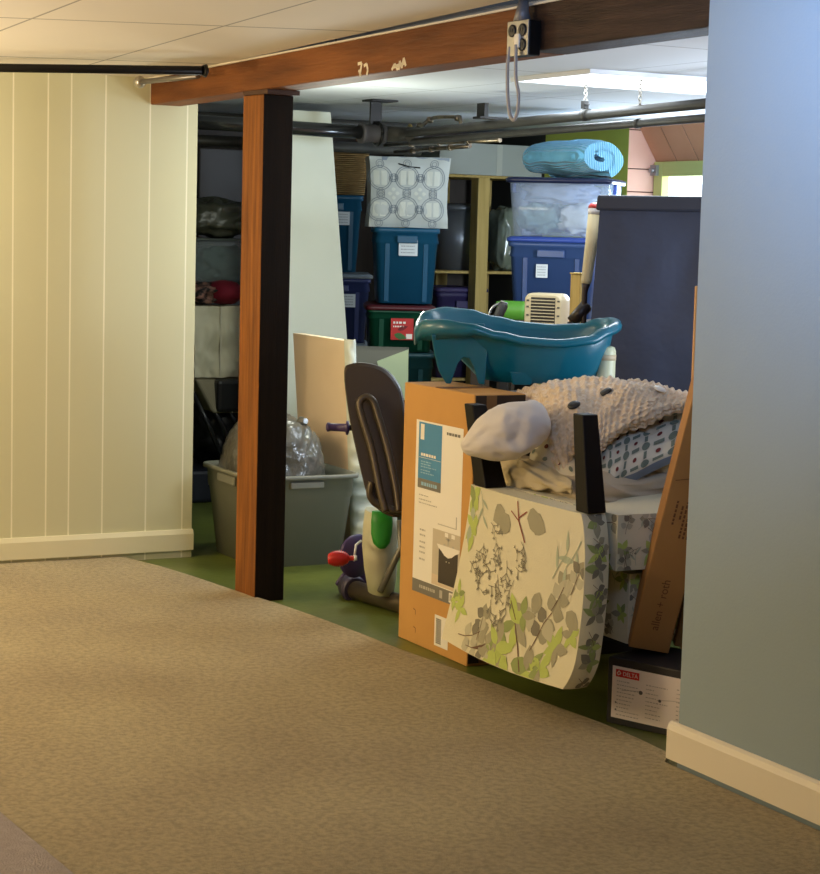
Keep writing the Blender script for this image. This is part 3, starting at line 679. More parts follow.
# white box on top
z1 = pX(480, 143, XS).z
mb = MB(); yb0 = pX(442, 160, XS).y; yb1 = pX(560, 160, XS).y
root = empty('cardboard_box', (XS-.27, (yb0+yb1)/2, ztop+.0185), 0, 'large grey-white box on top of the pine shelf', 'box')
mb.box((-.24, -(yb1-yb0)/2, 0), (.24, (yb1-yb0)/2, z1-ztop-.02)); mb.build('carton', mat('grey_white_board', srgb(170, 174, 166), .8), root, bevel=.004)
mb = MB(); mb.box((.2405, -.02, .0), (.242, (.02), (z1-ztop)*.9)); mb.build('tape', mat('clear_tape', srgb(190, 192, 180), .3), root)
# grey bin on shelf (left), wrapped item (right)
zc = zsh+.001; c = pX(456, 250, XS-.28); 
root = empty('trash_can', (XS-.27, c.y, zc), 0, 'round ribbed grey can with lid on the shelf left of upright', 'can')
hh = pX(456, 203, XS-.1).z-zc
mb = MB(); mb.lathe((0, 0, 0), [(.135, 0), (.165, hh*.9), (.165, hh*.9)], 32); mb.build('can_body', mat('dull_grey_metal', (.16, .165, .17), .35, .5), root)
mb = MB(); mb.lathe((0, 0, 0), [(.172, hh*.885), (.175, hh*.96), (.10, hh), (.001, hh)], 32); mb.build('lid', mat('dull_grey_lid', (.13, .135, .14), .4, .4), root)
c = pX(503, 250, XS-.2); hh = pX(500, 208, XS-.1).z-zc
mb = blob((0, 0, hh/2+.004), (.12, .085, hh/2), .12, 3, 4, .55, fold=.12, foldfr=4)
mb.build('wrapped_bundle', mat('clear_plastic_wrap', srgb(120, 128, 112), .12, bump=.6, bscale=18, coat=.6), loc=(XS-.2, c.y+.01, zc))
tag(bpy.context.scene.collection.objects['wrapped_bundle'], 'shiny plastic-wrapped bundle standing on the shelf right of upright', 'bundle')
tote('storage_tote', (XS-.27, pX(455, 290, XS-.2).y-.02, zlow+.001), .34, .42, pX(450, 287, XS-.1).z-zlow-.03, PI/2, mat('dim_purple_plastic', srgb(52, 44, 84), .5), 'dim purple tote on the shelf below the grey can', 'storage bin', lidm=mat('dim_purple_lid', srgb(70, 60, 100), .5), group=G1)
# workbench behind the tub
TR = math.radians(58-12)
wz_ = pt(540, 322, 9.6).z
wbc = pt(556, 320, 10.05)
root = empty('workbench', (wbc.x, wbc.y, FZ), TR, 'dark wooden workbench carrying the blue totes behind the tub', 'workbench')
mb = MB(); mb.box((-.37, -.36, wz_-FZ-.04), (.37, .30, wz_-FZ)); mb.build('top', mat('dark_bench_wood', srgb(56, 42, 30), .6), root)
for sx_ in (-.32, .32):
    for sy in (-.31, .25): mb = MB(); mb.box((sx_-.04, sy-.04, 0), (sx_+.04, sy+.04, wz_-FZ-.041)); mb.build('leg', mat('dark_bench_wood', 0), root)
# blue tote + clear bin + blanket
cb = pt(549, 320, 10.15); TR = math.radians(58-12)
zb0 = wz_+.001; d_ = 10.1
bl = pt(549, 237, d_); hz_ = bl.z-zb0
tb = (pt(557, 300, d_+.12).x, pt(557, 300, d_+.12).y)
root = tote('storage_tote', (tb[0], tb[1], zb0), .46, .36, hz_-.028, TR, BLUEP, 'bright blue tote with white sticker below the clear bin', sticker=(-.10, .62, .062, .07), lidm=mat('blue_lid', srgb(52, 78, 160), .4), taper=.88, group=G1)
clearm = mat('clear_bin_plastic', (.62, .74, .95), .12, alpha=.22, spec=.5)
zc0 = zb0+hz_+.002; hc = pt(560, 184, d_).z-zc0
root = empty('clear_bin', (tb[0]+.02, tb[1]+.02, zc0), TR, 'clear plastic bin full of pale cloth with dark blue lid', 'storage bin', G1)
mb = MB(); mb.loft([rr(.49, .34, .04, 0), rr(.535, .385, .045, hc), rr(.527, .377, .045, hc), rr(.482, .332, .04, .006)]); mb.build('body', clearm, root)
mb = MB(); mb.loft([rr(.565, .41, .04, hc+.001), rr(.575, .42, .04, hc+.022), rr(.54, .38, .04, hc+.030)]); mb.build('lid', mat('dark_navy_lid', srgb(26, 34, 66), .35), root)
for sx_ in (-1, 1): mb = MB(); mb.box((sx_*.270-.008, -.06, hc-.05), (sx_*.270+.012, .06, hc)); mb.build('latch', mat('latch_blue', srgb(60, 90, 180), .4), root, bevel=.004)
M_ = Matrix.Rotation(TR, 3, 'Z')
for i, (dx, dz, rx, rz_, mm_, lab, sd) in enumerate(((-.12, .085, .115, .075, srgb(120, 150, 150), 'grey-green cloth bundle at the left inside the clear bin', 3), (.10, .085, .115, .078, srgb(206, 214, 216), 'white cloth bundle at the right inside the clear bin', 8), (-.02, .22, .19, .055, srgb(168, 182, 204), 'pale blue cloth filling the top of the clear bin', 5))):
    mb = blob((0, 0, 0), (rx, .13, rz_), .3, 2.4, sd, .7, fold=.4, foldfr=3.5)
    q = M_ @ Vector((dx, -.01, 0))
    tag(mb.build('folded_cloth', mat('bin_cloth_%d' % i, mm_, .9, bump=.3, bscale=20), loc=(tb[0]+.02+q.x, tb[1]+.02+q.y, zc0+dz+.01), rot=(0, 0, TR)), lab, 'cloth', 'cloths inside the clear bin')
# rolled blanket
zr0 = zc0+hc+.031
bm_ = mat('light_blue_knit', srgb(132, 206, 240), .9, sheen=.3, c2=srgb(112, 192, 230), nscale=10)
wave_bump(bm_, 26, 'X', .9, .012, 1)
prof = []; prof2 = []
N = 90
for i in range(N+1):
    a = -1.1+ (2*PI*1.55)*i/N; k = 1-.55*(i/N); prof.append((a, k))
R0 = .122; th = .056
out = []; inn = []
for i, (a, k) in enumerate(prof):
    sq = 1.45; r_o = R0*k; r_i = max(r_o-th, .006)
    out.append((r_o*sq*math.cos(a), r_o*.93*math.sin(a))); inn.append((r_i*sq*math.cos(a), r_i*.93*math.sin(a)))
band = out+inn[::-1]
mb = MB(); Lb = .50; rings = []
nn = 26
for j in range(nn+1):
    y = (j/nn-.5)*Lb; e_ = 1-.18*max(0, abs(j/nn-.5)*2-.75)**1*2
    ring = []
    for kx, (x, z) in enumerate(band):
        w_ = .010*noise.noise(Vector((x*12, z*12, y*7)))
        ring.append(Vector((x*e_+w_, y, (z*e_+R0*.93+w_)*(1+.05*noise.noise(Vector((y*6, 0, 2)))))))
    rings.append(ring)
mb.loft(rings, False, False)
for rg in (rings[0], rings[-1]):
    n_ = mb.add(rg); K = len(out)
    for i in range(K-1): mb.face([n_+i, n_+i+1, n_+2*K-2-i, n_+2*K-1-i], True)
pc_ = pt(577, 160, d_-.0)
tag(mb.build('rolled_blanket', bm_, loc=(pc_.x-.05, pc_.y-.01, zr0-.012), rot=(0, 0, TR+math.radians(52))), 'light blue ribbed blanket rolled up on the clear bin lid', 'blanket')
# heater
hp = pt(547, 323, 9.0); 
hzt = pt(547, 293, 9.0).z
hb = Vector((hp.x, hp.y, 0)); 
# small stand table under the heater
root = empty('side_table', (hb.x, hb.y, FZ), math.radians(58), 'black side table under the cream fan heater', 'table')
tz = pt(547, 335, 9.0).z
mb = MB(); mb.box((-.22, -.15, tz-FZ-.03), (.22, .15, tz-FZ)); mb.build('top', BLACK, root, bevel=.004)
for sx_ in (-.19, .19):
    for sy in (-.12, .12): mb = MB(); mb.box((sx_-.018, sy-.018, 0), (sx_+.018, sy+.018, tz-FZ-.031)); mb.build('leg', BLACK, root)
hh = hzt-tz-.001; hw = .19
root = empty('fan_heater', (hb.x, hb.y, tz+.001), math.radians(38), 'small cream plastic fan heater with black slatted grille', 'heater')
mb = MB(); prf = lambda k, y: [Vector((q.x, y, q.y+hh/2)) for q in rr(hw*k, hh*k, .035, 0)]
mb.loft([prf(.9, -.06), prf(1, -.05), prf(1, .04), prf(.9, .055)]); mb.build('case', mat('cream_plastic', srgb(196, 180, 146), .4), root)
mb = MB(); mb.box((-.060, -.0615, hh*.18), (.060, -.0602, hh*.90)); mb.build('grille_recess', BLACK, root)
mb = MB()
for i in range(9): z = hh*.2+i*hh*.078; mb.box((-.058, -.066, z), (.058, -.0618, z+hh*.022))
mb.build('grille', mat('cream_plastic', 0), root)
for z in (.25, .45, .65, .8):
    for x_ in (-.076, .076): mb = MB(); mb.box((x_-.006, -.0625, hh*z), (x_+.006, -.0605, hh*z+.008)); mb.build('vent_slot', mat('dark_print', (.08, .07, .06), .6), root)
# dark handled tool and green box near shelf
g = pt(500, 318, 8.8)
root = empty('hair_dryer', g, 0, 'black rubber grip handle with loop sticking up behind the tub', 'handle')
root.name = 'tool_handle'
mb = MB(); a_ = pt(494, 326, 8.8)-g; b_ = pt(504, 303, 8.8)-g; mb.tube([a_, a_.lerp(b_, .1), a_.lerp(b_, .9), b_], [.014, .022, .024, .018], 16); mb.build('grip', mat('black_rubber', (.018, .016, .015), .6), root)
mb = MB(); LQ = [pt(*q, 8.8)-g for q in ((497, 326), (489, 318), (492, 308), (500, 303))]; mb.tube([curve_at(LQ, i/20) for i in range(21)], .006, 8); mb.build('wire_loop', steel, root)
mb = MB(); mb.cyl(b_, b_+(b_-a_).normalized()*.006, .017); mb.build('end_cap', mat('grey_cap', (.3, .3, .3), .5), root)
g = pt(514, 318, 9.85); gz_ = pt(516, 306, 9.3).z
root = empty('green_crate', (g.x, g.y, wz_+.001), TR, 'bright green open crate on the workbench beside the shelf', 'crate')
gh = max(gz_-wz_, .06)
mb = MB(); mb.loft([rr(.14, .16, .02, 0), rr(.16, .18, .02, gh), rr(.15, .17, .02, gh), rr(.13, .15, .02, .01)]); mb.build('crate_body', mat('bright_green_plastic', srgb(86, 150, 50), .5), root)
# pale wooden post, cream club, dark handle near navy wardrobe
root_p = pt(577, 317, 8.3); tp = pt(577, 273, 8.3)
mb = MB(); mb.box((-.022, -.03, FZ), (.026, .03, tp.z-.005)); mb.box((-.026, -.034, tp.z-.004), (.030, .034, tp.z+.002))
tag(mb.build('wooden_post', PINE, loc=(root_p.x, root_p.y, 0), rot=(0, 0, .5), bevel=.004), 'short pale pine post standing left of the navy wardrobe', 'post')
a_ = pt(585, 291, 7.98); b_ = pt(597, 203, 7.98)
root = empty('bat', a_, 0, 'cream padded bat with red and white end leaning on the navy wardrobe', 'bat')
v = b_-a_
mb = MB(); mb.tube([v*.08, v*.12, v*.5, v*.86], [.018, .022, .026, .031], 18); mb.build('barrel', mat('cream_foam', srgb(206, 190, 150), .7), root)
mb = MB(); mb.tube([v*.861, v*.9, v*.97, v], [.031, .033, .030, .016], 18); mb.build('cap', mat('white_cap', srgb(226, 224, 226), .4), root)
mb = MB(); mb.tube([v*.93, v*.955, v*.985], [.0335, .0338, .026], 18); mb.build('cap_band', mat('red_band', srgb(190, 50, 44), .5), root)
mb = MB(); dn = Vector((a_.x-.02, a_.y-.02, .9))-a_; mb.tube([v*.079, v*.03, -v*.02, Vector((-.01, .0, -a_.z+FZ))], [.019, .014, .012, .012], 12); mb.build('shaft', mat('dark_brown_shaft', srgb(44, 26, 18), .5), root)
a_ = pt(572, 322, 8.0); b_ = pt(588, 304, 8.0); root = empty('pole', a_, 0, 'dark brown rounded handle poking up between tub and navy wardrobe', 'handle'); root.name = 'broom_handle'
v = b_-a_; mb = MB(); mb.tube([v*0, v*.9, v], [.026, .028, .018], 16); mb.build('grip', mat('dark_brown_grip', srgb(36, 24, 20), .4), root)
mb = MB(); mb.tube([(0, 0, 0), (-.02, .02, -.3), (-.03, .03, FZ-a_.z)], [.02, .015, .015], 10); mb.build('shaft', mat('dark_brown_shaft', 0), root)
# navy fabric wardrobe
navy = mat('navy_nylon', srgb(30, 34, 50), .8, c2=srgb(36, 41, 60), nscale=2, bump=2.5, bscale=3.5, sheen=.2)
nl_ = pt(577, 390, 7.85); NT = pt(600, 197, 7.85).z; NW = .95; ND = .42; nrz = math.radians(40)
root = empty('fabric_wardrobe', (nl_.x, nl_.y, FZ), nrz, 'tall navy fabric-covered wardrobe with folded top band, behind the tub', 'wardrobe')
H = NT-FZ
def nf(u, v): 
    x = NW*u; z = H*(1-v); b_ = .028*noise.noise(Vector((u*3, v*3, .5)))+.016*noise.noise(Vector((u*8+v*3, v*6, 2)))
    tl = .07*(1-v)
    return Vector((x+tl, -b_*math.sin(PI*min(u*4, 1)/2), z))
mb = MB(); mb.grid(nf, 30, 40)
mb.grid(lambda u, v: nf(0, v).lerp(Vector((.07*(1-v), ND, H*(1-v))), 1-u), 4, 40); mb.grid(lambda u, v: nf(1, v).lerp(Vector((NW+.03*(1-v), ND, H*(1-v))), u), 4, 40)
mb.grid(lambda u, v: Vector((NW*(1-u)+.03*(1-v), ND, H*(1-v))), 4, 40); mb.grid(lambda u, v: nf(u, 0).lerp(Vector((NW*u+.03, ND, H)), 1-v), 30, 2)
mb.build('cover', navy, root)
mb = MB(); mb.hexa([(.055, -.022, H-.055), (NW+.03, -.022, H-.05), (NW+.03, -.010, H-.05), (.055, -.010, H-.055), (.060, -.02, H+.006), (NW+.03, -.02, H+.01), (NW+.03, ND, H+.012), (.060, ND, H+.006)]); mb.build('top_band', mat('black_navy_band', srgb(22, 26, 40), .6), root, bevel=.01)
# white leaning panel
PXX = -9.12
qa = pX(262, 112, PXX); qb = pX(331, 112, PXX)
mb = MB(); wp = mat('pale_white_board', srgb(232, 236, 218), .6, c2=srgb(226, 231, 213), nscale=2)
y0_ = qa.y; y1t = qb.y; y1b = qb.y+(pX(346, 420, PXX).y-qb.y)*1.35; zt_ = min(qb.z, CZ-.003)
mb.hexa([(PXX+.10, y0_-.03, FZ), (PXX+.10, y1b, FZ), (PXX+.06, y1b, FZ), (PXX+.06, y0_-.03, FZ), (PXX, y0_, zt_), (PXX, y1t, zt_), (PXX-.035, y1t, zt_), (PXX-.035, y0_, zt_)])
tag(mb.build('leaning_board', wp, bevel=.004), 'tall white board leaning upright behind the wooden post', 'board')

# =================================================================== LEFT RECESS (between cream wall and post)
XR = -9.6
def rstack(label, nm, cat, xl, yt, xr, yb_, X, m, e=.8, amp=.15, d=.25, seed=1, fold=.2, z0=None):
    y0, y1, z0_, z1 = rect(xl, yt, xr, yb_, X)
    if z0 is not None: z0_ = z0
    mb = blob((0, 0, 0), (d, (y1-y0)/2, (z1-z0_)/2), amp, 2.5, seed, e, fold=fold)
    return tag(mb.build(nm, m, loc=(X-d, (y0+y1)/2, (z0_+z1)/2)), label, cat)
def rbox(label, nm, cat, xl, yt, xr, yb_, X, m, d=.4, z0=None, bevel=.01, rz=0):
    y0, y1, z0_, z1 = rect(xl, yt, xr, yb_, X)
    if z0 is not None: z0_ = z0
    mb = MB(); mb.box((-d, -(y1-y0)/2, 0), (0, (y1-y0)/2, z1-z0_)); return mb, (X, (y0+y1)/2, z0_), (y0, y1, z0_, z1)
oliveb = mat('olive_plastic_bag', srgb(78, 80, 66), .35, bump=.5, bscale=14)
dimgrey = mat('dim_grey_cloth', srgb(72, 70, 60), .8, bump=.4, bscale=16)
# black rack with shelves carrying these things
ry0 = pX(190, 300, XR).y; ry1 = pX(262, 300, XR).y
zA = pX(220, 386, XR).z; zB = pX(220, 306, XR).z; zC = pX(220, 243, XR).z
# far brown cabinet with rounded top board
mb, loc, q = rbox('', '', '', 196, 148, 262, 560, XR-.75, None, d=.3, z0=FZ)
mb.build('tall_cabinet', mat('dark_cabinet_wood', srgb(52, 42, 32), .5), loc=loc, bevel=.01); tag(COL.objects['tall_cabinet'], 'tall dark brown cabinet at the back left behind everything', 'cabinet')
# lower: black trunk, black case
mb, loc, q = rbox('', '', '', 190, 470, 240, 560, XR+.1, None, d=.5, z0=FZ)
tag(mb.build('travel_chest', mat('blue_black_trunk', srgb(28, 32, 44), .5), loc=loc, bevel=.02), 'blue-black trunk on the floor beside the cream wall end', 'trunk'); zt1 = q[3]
root = empty('stroller', (XR+.05, (ry0+ry1)/2, zt1+.002), 0, 'folded black stroller with shiny tubes above the dark trunk', 'stroller')
hs = zA-zt1-.01
mb = blob((-.22, .06, hs*.5), (.2, .2, hs*.48), .2, 3, 5, .7, fold=.3); mb.build('folded_hood', mat('black_nylon', (.012, .012, .014), .5, bump=.5, bscale=20), root)
for i, (ya, yb_) in enumerate(((-.20, -.02), (-.13, .06), (-.05, .15))):
    mb = MB(); mb.tube([(0.02, yb_, 0.02), (.03, (ya+yb_)/2, hs*.5), (.0, ya, hs*.95)], .014, 10); mb.build('frame_tube', mat('glossy_black', (.02, .02, .022), .15), root)
mb, loc, q = rbox('', '', '', 218, 380, 262, 412, XR+.12, None, d=.3)
root = empty('tripod_case', loc, 0, 'flat black case lying behind the timber post above the bag', 'case')
mb.build('case_body', BLKP, root, bevel=.02)
# beige folded pack, paper bag
root = empty('paper_bag', ((XR+.02), (ry0+ry1)/2-.04, zA+.05), 0, 'crumpled cream paper bag standing left of the wooden post', 'bag')
hp_ = zB-zA-.05; wd = pX(242, 350, XR).y-pX(192, 350, XR).y
def pbf(u, v):
    n_ = noise.noise(Vector((u*3, v*4, 1)))*.02+abs(noise.noise(Vector((u*6, v*6, 5))))*.02
    return Vector((.0+n_+.012*math.sin(PI*u), (u-.5)*wd*(1+.05*(1-v)), hp_*(1-v)+.006*noise.noise(Vector((u*5, 0, 2)))))
mb = MB(); mb.grid(pbf, 26, 26); mb.grid(lambda u, v: Vector((-.2, (.5-u)*wd, hp_*(1-v))), 2, 26)
mb.grid(lambda u, v: pbf(0, v).lerp(Vector((-.2, -.5*wd, hp_*(1-v))), 1-u), 4, 26); mb.grid(lambda u, v: pbf(1, v).lerp(Vector((-.2, .5*wd, hp_*(1-v))), u), 4, 26)
mb.grid(lambda u, v: pbf(u, 1).lerp(Vector((-.2, (u-.5)*wd, 0)), v), 26, 2); mb.grid(lambda u, v: pbf(u, 0).lerp(Vector((-.2, (u-.5)*wd, hp_)), 1-v), 26, 2)
mb.build('bag_body', mat('cream_paper', srgb(226, 220, 190), .7), root)
mb = MB(); mb.hexa([(.03, -.012, 0.01), (.03, -.004, .01), (.026, -.004, .01), (.026, -.012, .01), (.03, -.012, hp_), (.03, -.004, hp_), (.026, -.004, hp_), (.026, -.012, hp_)]); mb.build('fold_seam', mat('light_paper_seam', srgb(220, 214, 190), .7), root)
root = empty('folded_bag', ((XR+.06), (ry0+ry1)/2, zA-.05), 0, 'dull beige folded fabric pack with straps below the paper bag', 'bag')
mb = MB(); mb.hexa([(-.25, -.14, -.06), (.04, -.10, -.09), (.04, .17, -.09), (-.25, .17, -.06), (-.25, -.19, .10), (0, -.19, .09), (0, .14, .09), (-.25, .14, .10)]); mb.build('pack_body', mat('dull_beige_fabric', srgb(150, 142, 116), .8, bump=.4, bscale=20), root, bevel=.02, seg=3)
for yy in (-.02, .10):
    mb = MB(); mb.hexa([(.045, yy+.02, -.085), (.045, yy+.028, -.085), (.03, yy+.028, -.085), (.03, yy+.02, -.085), (.006, yy-.04, .09), (.006, yy-.032, .09), (-.01, yy-.032, .09), (-.01, yy-.04, .09)]); mb.build('strap', mat('pale_strap', srgb(190, 184, 160), .7), root)
# clothes on top: dark patterned heap, red cushion
rstack('dark heap of clothes with small pink print above the paper bag', 'clothes_heap', 'clothes', 186, 283, 226, 306, XR+.02, mat('dark_print_cloth', (.02, .015, .015), .8, c2=srgb(150, 110, 96), nscale=22, amt=3), .8, .3, .16, 3, .3, z0=zB+.004)
rstack('round dark red cushion beside the timber post above the paper bag', 'red_cushion', 'cushion', 216, 281, 250, 306, XR+.06, mat('dark_red_cloth', srgb(130, 16, 40), .8), .9, .05, .14, 6, 0, z0=zB+.004)
# clear bin with dim greenish content + olive bag
mb, loc, q = rbox('', '', '', 192, 241, 262, 283, XR-.05, None, d=.36)
root = empty('clear_bin', loc, 0, 'dim clear bin holding grey-green cloth at far left behind post', 'storage bin')
mb.build('body', mat('dim_clear_plastic', (.5, .6, .6), .12, alpha=.25), root, bevel=.02)
mb = MB(); wy = q[1]-q[0]; mb.box((-.37, -wy/2-.01, q[3]-q[2]+.001), (.01, wy/2+.01, q[3]-q[2]+.012)); mb.build('lid', mat('grey_green_lid', srgb(96, 104, 96), .4), root, bevel=.004)
zt2 = q[3]+.014
rstack('grey-green cloth bundle inside the dim clear bin at far left', 'folded_cloth', 'cloth', 205, 248, 258, 282, XR-.09, mat('grey_green_cloth', srgb(70, 90, 88), .9), .7, .3, .12, 4, .3)
rstack('dull olive plastic bag bulging above the dim clear bin', 'plastic_bag', 'bag', 194, 199, 258, 241, XR-.03, oliveb, .8, .25, .18, 8, .25, z0=zt2+.004)
q_ = pX(240, 188, XR); mb = MB(); 

# =================================================================== GREY BIN AND GARBAGE BAG
greyb = mat('grey_bin_plastic', srgb(124, 124, 110), .45, bump=.05, bscale=200)
cz_ = pZ(256, 569, FZ)
GWx, GWy, GH = .60, .50, .405
cx_ = cz_.x-.86*GWx/2; cy_ = cz_.y+.86*GWy/2
root = empty('storage_bin', (cx_, cy_, FZ), 0, 'open grey plastic bin on the green floor behind the wooden post', 'storage bin')
mb = MB(); t = .84; mb.loft([rr(GWx*t, GWy*t, .05, 0), rr(GWx*.955, GWy*.955, .055, GH*.74), rr(GWx*.975, GWy*.975, .055, GH*.75), rr(GWx*.99, GWy*.99, .06, GH*.95), rr(GWx+.03, GWy+.03, .065, GH*.955), rr(GWx+.03, GWy+.03, .065, GH-.004), rr(GWx+.022, GWy+.022, .062, GH), rr(GWx-.006, GWy-.006, .06, GH), rr(GWx*.98-.01, GWy*.98-.01, .06, GH*.9), rr(GWx*t-.01, GWy*t-.01, .05, .008)])
mb.build('body', greyb, root)
mb = MB(); mb.box((-.10, -GWy/2-.012, GH*.84), (.10, -GWy/2+.004, GH*.94)); mb.build('handle', greyb, root, bevel=.008)
mb = MB(); mb.box((GWx/2-.004, -.08, GH*.86), (GWx/2+.010, .08, GH*.93)); mb.build('handle', greyb, root, bevel=.005)
bagm = mat('grey_garbage_bag', srgb(104, 102, 92), .28, bump=1.6, bscale=11, coat=.3, c2=srgb(84, 82, 74), nscale=5)
zb_ = pt(262, 411, 8.75).z
mb = blob((0, 0, 0), (.262, .20, (zb_-.10)/2), .10, 2.2, 12, .78, 96, 60, fold=.12, foldfr=5)
root = empty('garbage_bag', (cx_-.02, cy_-.03, .10), 0, 'stuffed grey plastic garbage bag sitting inside the grey bin', 'bag')
ob = mb.build('sack', bagm, root, loc=(0, 0, (zb_-.10)/2))
mb = MB(); kz = zb_-.13
mb.tube([(.1, .06, kz-.06), (.11, .07, kz-.02), (.13, .09, kz+.01), (.16, .09, kz+.015)], [.03, .02, .026, .012], 14); mb.build('knot', bagm, root)
# =================================================================== FOAM MATTRESS
fm = mat('peach_foam', srgb(240, 216, 182), .75, c2=srgb(232, 208, 172), nscale=3)
rm = mat('white_ruched_cover', srgb(214, 220, 204), .6)
FYY = 3.72
ft0 = pY(293, 333, FYY); ft1 = pY(345, 336, FYY); fb0 = pY(318, 520, FYY); fb1 = pY(356, 520, FYY)
xl_t, xr_t, zt_ = ft0.x, ft1.x, ft0.z
root = empty('foam_mattress', (0, 0, 0), 0, 'peach foam mattress in white ruched cover leaning beside the white board', 'mattress')
xl_b, xr_b = xl_t+.18, xr_t+.13
mb = MB()
def ff(u, v, y=0):
    z = FZ+(zt_-FZ)*(1-v); k = v**1.0
    return Vector(((xl_t+(xl_b-xl_t)*k)*(1-u)+(xr_t+(xr_b-xr_t)*k)*u, FYY+y, z))
mb.grid(lambda u, v: ff(u, v), 6, 20); mb.grid(lambda u, v: ff(1-u, v, .05), 6, 20); mb.grid(lambda u, v: ff(0, v, .05*(1-u)), 2, 20); mb.grid(lambda u, v: ff(u, 0, .05*(1-v)), 6, 2)
mb.grid(lambda u, v: ff(1, v, .05*u), 2, 20)
mb.build('foam', fm, root)
mb = MB()
def rf(u, v):
    th_ = u*PI; fl = .035+.02*min(1, max(0, (v-.25)*3)); 
    rip = .010*math.sin(v*92+2.5*noise.noise(Vector((u*2, v*7, 1)))+math.sin(u*5))*min(1, max(0, (v-.2)*4))+.008*noise.noise(Vector((u*3, v*22, 4)))
    b_ = ff(1, v); dpt = .05+.18*min(1, max(0, (v-.25)*2.2))
    return Vector((b_.x+.003+(fl*1.3+rip)*math.sin(th_), FYY-.006+dpt*(1-math.cos(th_))/2, b_.z+(.008 if v < .02 else 0)))
mb.grid(rf, 16, 160); mb.build('cover_edge', rm, root)

# =================================================================== GREY FABRIC BIN WITH PALE PANEL
root_ = pt(380, 352, 9.45)
root = empty('fabric_bin', (root_.x, root_.y, FZ), math.radians(62), 'grey open fabric hamper with a pale green flap behind the bike seat', 'hamper')
hb_ = pt(378, 350, 9.3).z-FZ; wv = .27
mb = MB(); mb.loft([rr(wv, .24, .012, 0), rr(wv+.01, .25, .012, hb_), rr(wv+.004, .244, .012, hb_), rr(wv-.006, .234, .012, .006)]); mb.build('body', mat('grey_felt', srgb(92, 92, 84), .9), root)
mb = MB(); mb.hexa([(.04, -.14, hb_-.24), (.145, -.14, hb_-.24), (.145, -.13, hb_-.24), (.04, -.13, hb_-.24), (-.01, -.14, hb_-.055), (.14, -.14, hb_+.006), (.14, -.13, hb_+.006), (-.01, -.13, hb_-.055)]); mb.build('flap', mat('pale_green_cloth', srgb(168, 184, 152), .8), root)
# pale grey cloth and white corner under tub left
# =================================================================== EXERCISE BIKE
Tb = 7.35
def B(x, y, t=Tb): return pt(x, y, t)
o0 = pZ(372, 598, FZ); root = empty('exercise_bike', (o0.x, o0.y, FZ), 0, 'exercise bike with black backrest, purple end cap and red pedal', 'exercise bike')
def rel(p): return p-Vector((o0.x, o0.y, FZ))
blk = mat('charcoal_plastic', srgb(56, 44, 30), .5); tubem = mat('dark_grey_tube', srgb(84, 74, 60), .3, .4)
# backrest: pad outline
out_px = [(344, 372), (350, 364), (366, 363), (384, 369), (396, 382), (402, 398), (407, 440), (408, 480), (405, 512), (392, 517), (376, 508), (368, 498), (357, 455), (348, 410)]
oc = [Vector((x, y, 0)) for x, y in out_px]; oc = [oc[-1]]+oc+[oc[0], oc[1]]
out_px = [tuple(catmull(oc[i], oc[i+1], oc[i+2], oc[i+3], k/4)[:2]) for i in range(len(oc)-3) for k in range(4)]
P3 = [rel(B(x, y, Tb-(y-440)*.0006)) for x, y in out_px]
nrm = (Vector((.80, -.60, .05))).normalized()
ctr = sum(P3, Vector())/len(P3)
mb = MB(); mb.loft([[p-nrm*.045+(ctr-p)*.10 for p in P3], [p-nrm*.035 for p in P3], [p+nrm*.0 for p in P3], [p+nrm*.010+(ctr-p)*.05 for p in P3]], smooth=False); mb.build('backrest', blk, root, bevel=.006, seg=3)
up_px = [(386, 512), (380, 490), (372, 450), (361, 413), (360, 402), (366, 397), (373, 401), (378, 415), (388, 450), (396, 488), (399, 512)]
UP = [rel(B(x, y, Tb-.06-(y-440)*.0006)) for x, y in up_px]
mb = MB(); mb.tube([curve_at(UP, i/60) for i in range(61)], .014, 14); mb.build('back_tube', tubem, root)
SU = [rel(B(x, y, Tb-.05)) for x, y in ((372, 482), (370, 494), (376, 503), (390, 509), (405, 513), (418, 516))]
mb = MB(); mb.tube([curve_at(SU, i/30) for i in range(31)], .015, 14); mb.build('seat_frame', tubem, root)
# body shell
sh = [(.0, (365, 508), (397, 516)), (.25, (363, 525), (398, 530)), (.5, (362, 545), (397, 548)), (.75, (364, 567), (397, 570)), (1, (368, 590), (394, 594))]
rings = []
for k, l_, r_ in sh:
    a_ = rel(B(*l_, Tb+.18)); b_ = rel(B(*r_, Tb+.18)); c_ = (a_+b_)/2; w_ = (b_-a_)/2; dd = Vector((-.86, .50, 0))*.09
    rings.append([c_+w_*math.cos(2*PI*i/24)+dd*math.sin(2*PI*i/24) for i in range(24)])
mb = MB(); mb.loft(rings); mb.build('body_shell', mat('cream_shell', srgb(196, 192, 160), .5), root)
rings = []
for kk, (x0_, x1_, y_) in enumerate(((372, 392, 511), (371, 393, 522), (371, 392, 534), (373, 390, 543), (378, 386, 548))):
    a_ = rel(B(x0_, y_, Tb+.075)); b_ = rel(B(x1_, y_, Tb+.075)); c_ = (a_+b_)/2; w_ = (b_-a_)/2; dd = Vector((-.86, .50, 0))*.02
    rings.append([c_+w_*math.cos(2*PI*i/20)+dd*math.sin(2*PI*i/20) for i in range(20)])
mb = MB(); mb.loft(rings); mb.build('green_panel', mat('bright_green_shell', srgb(40, 140, 44), .4), root)
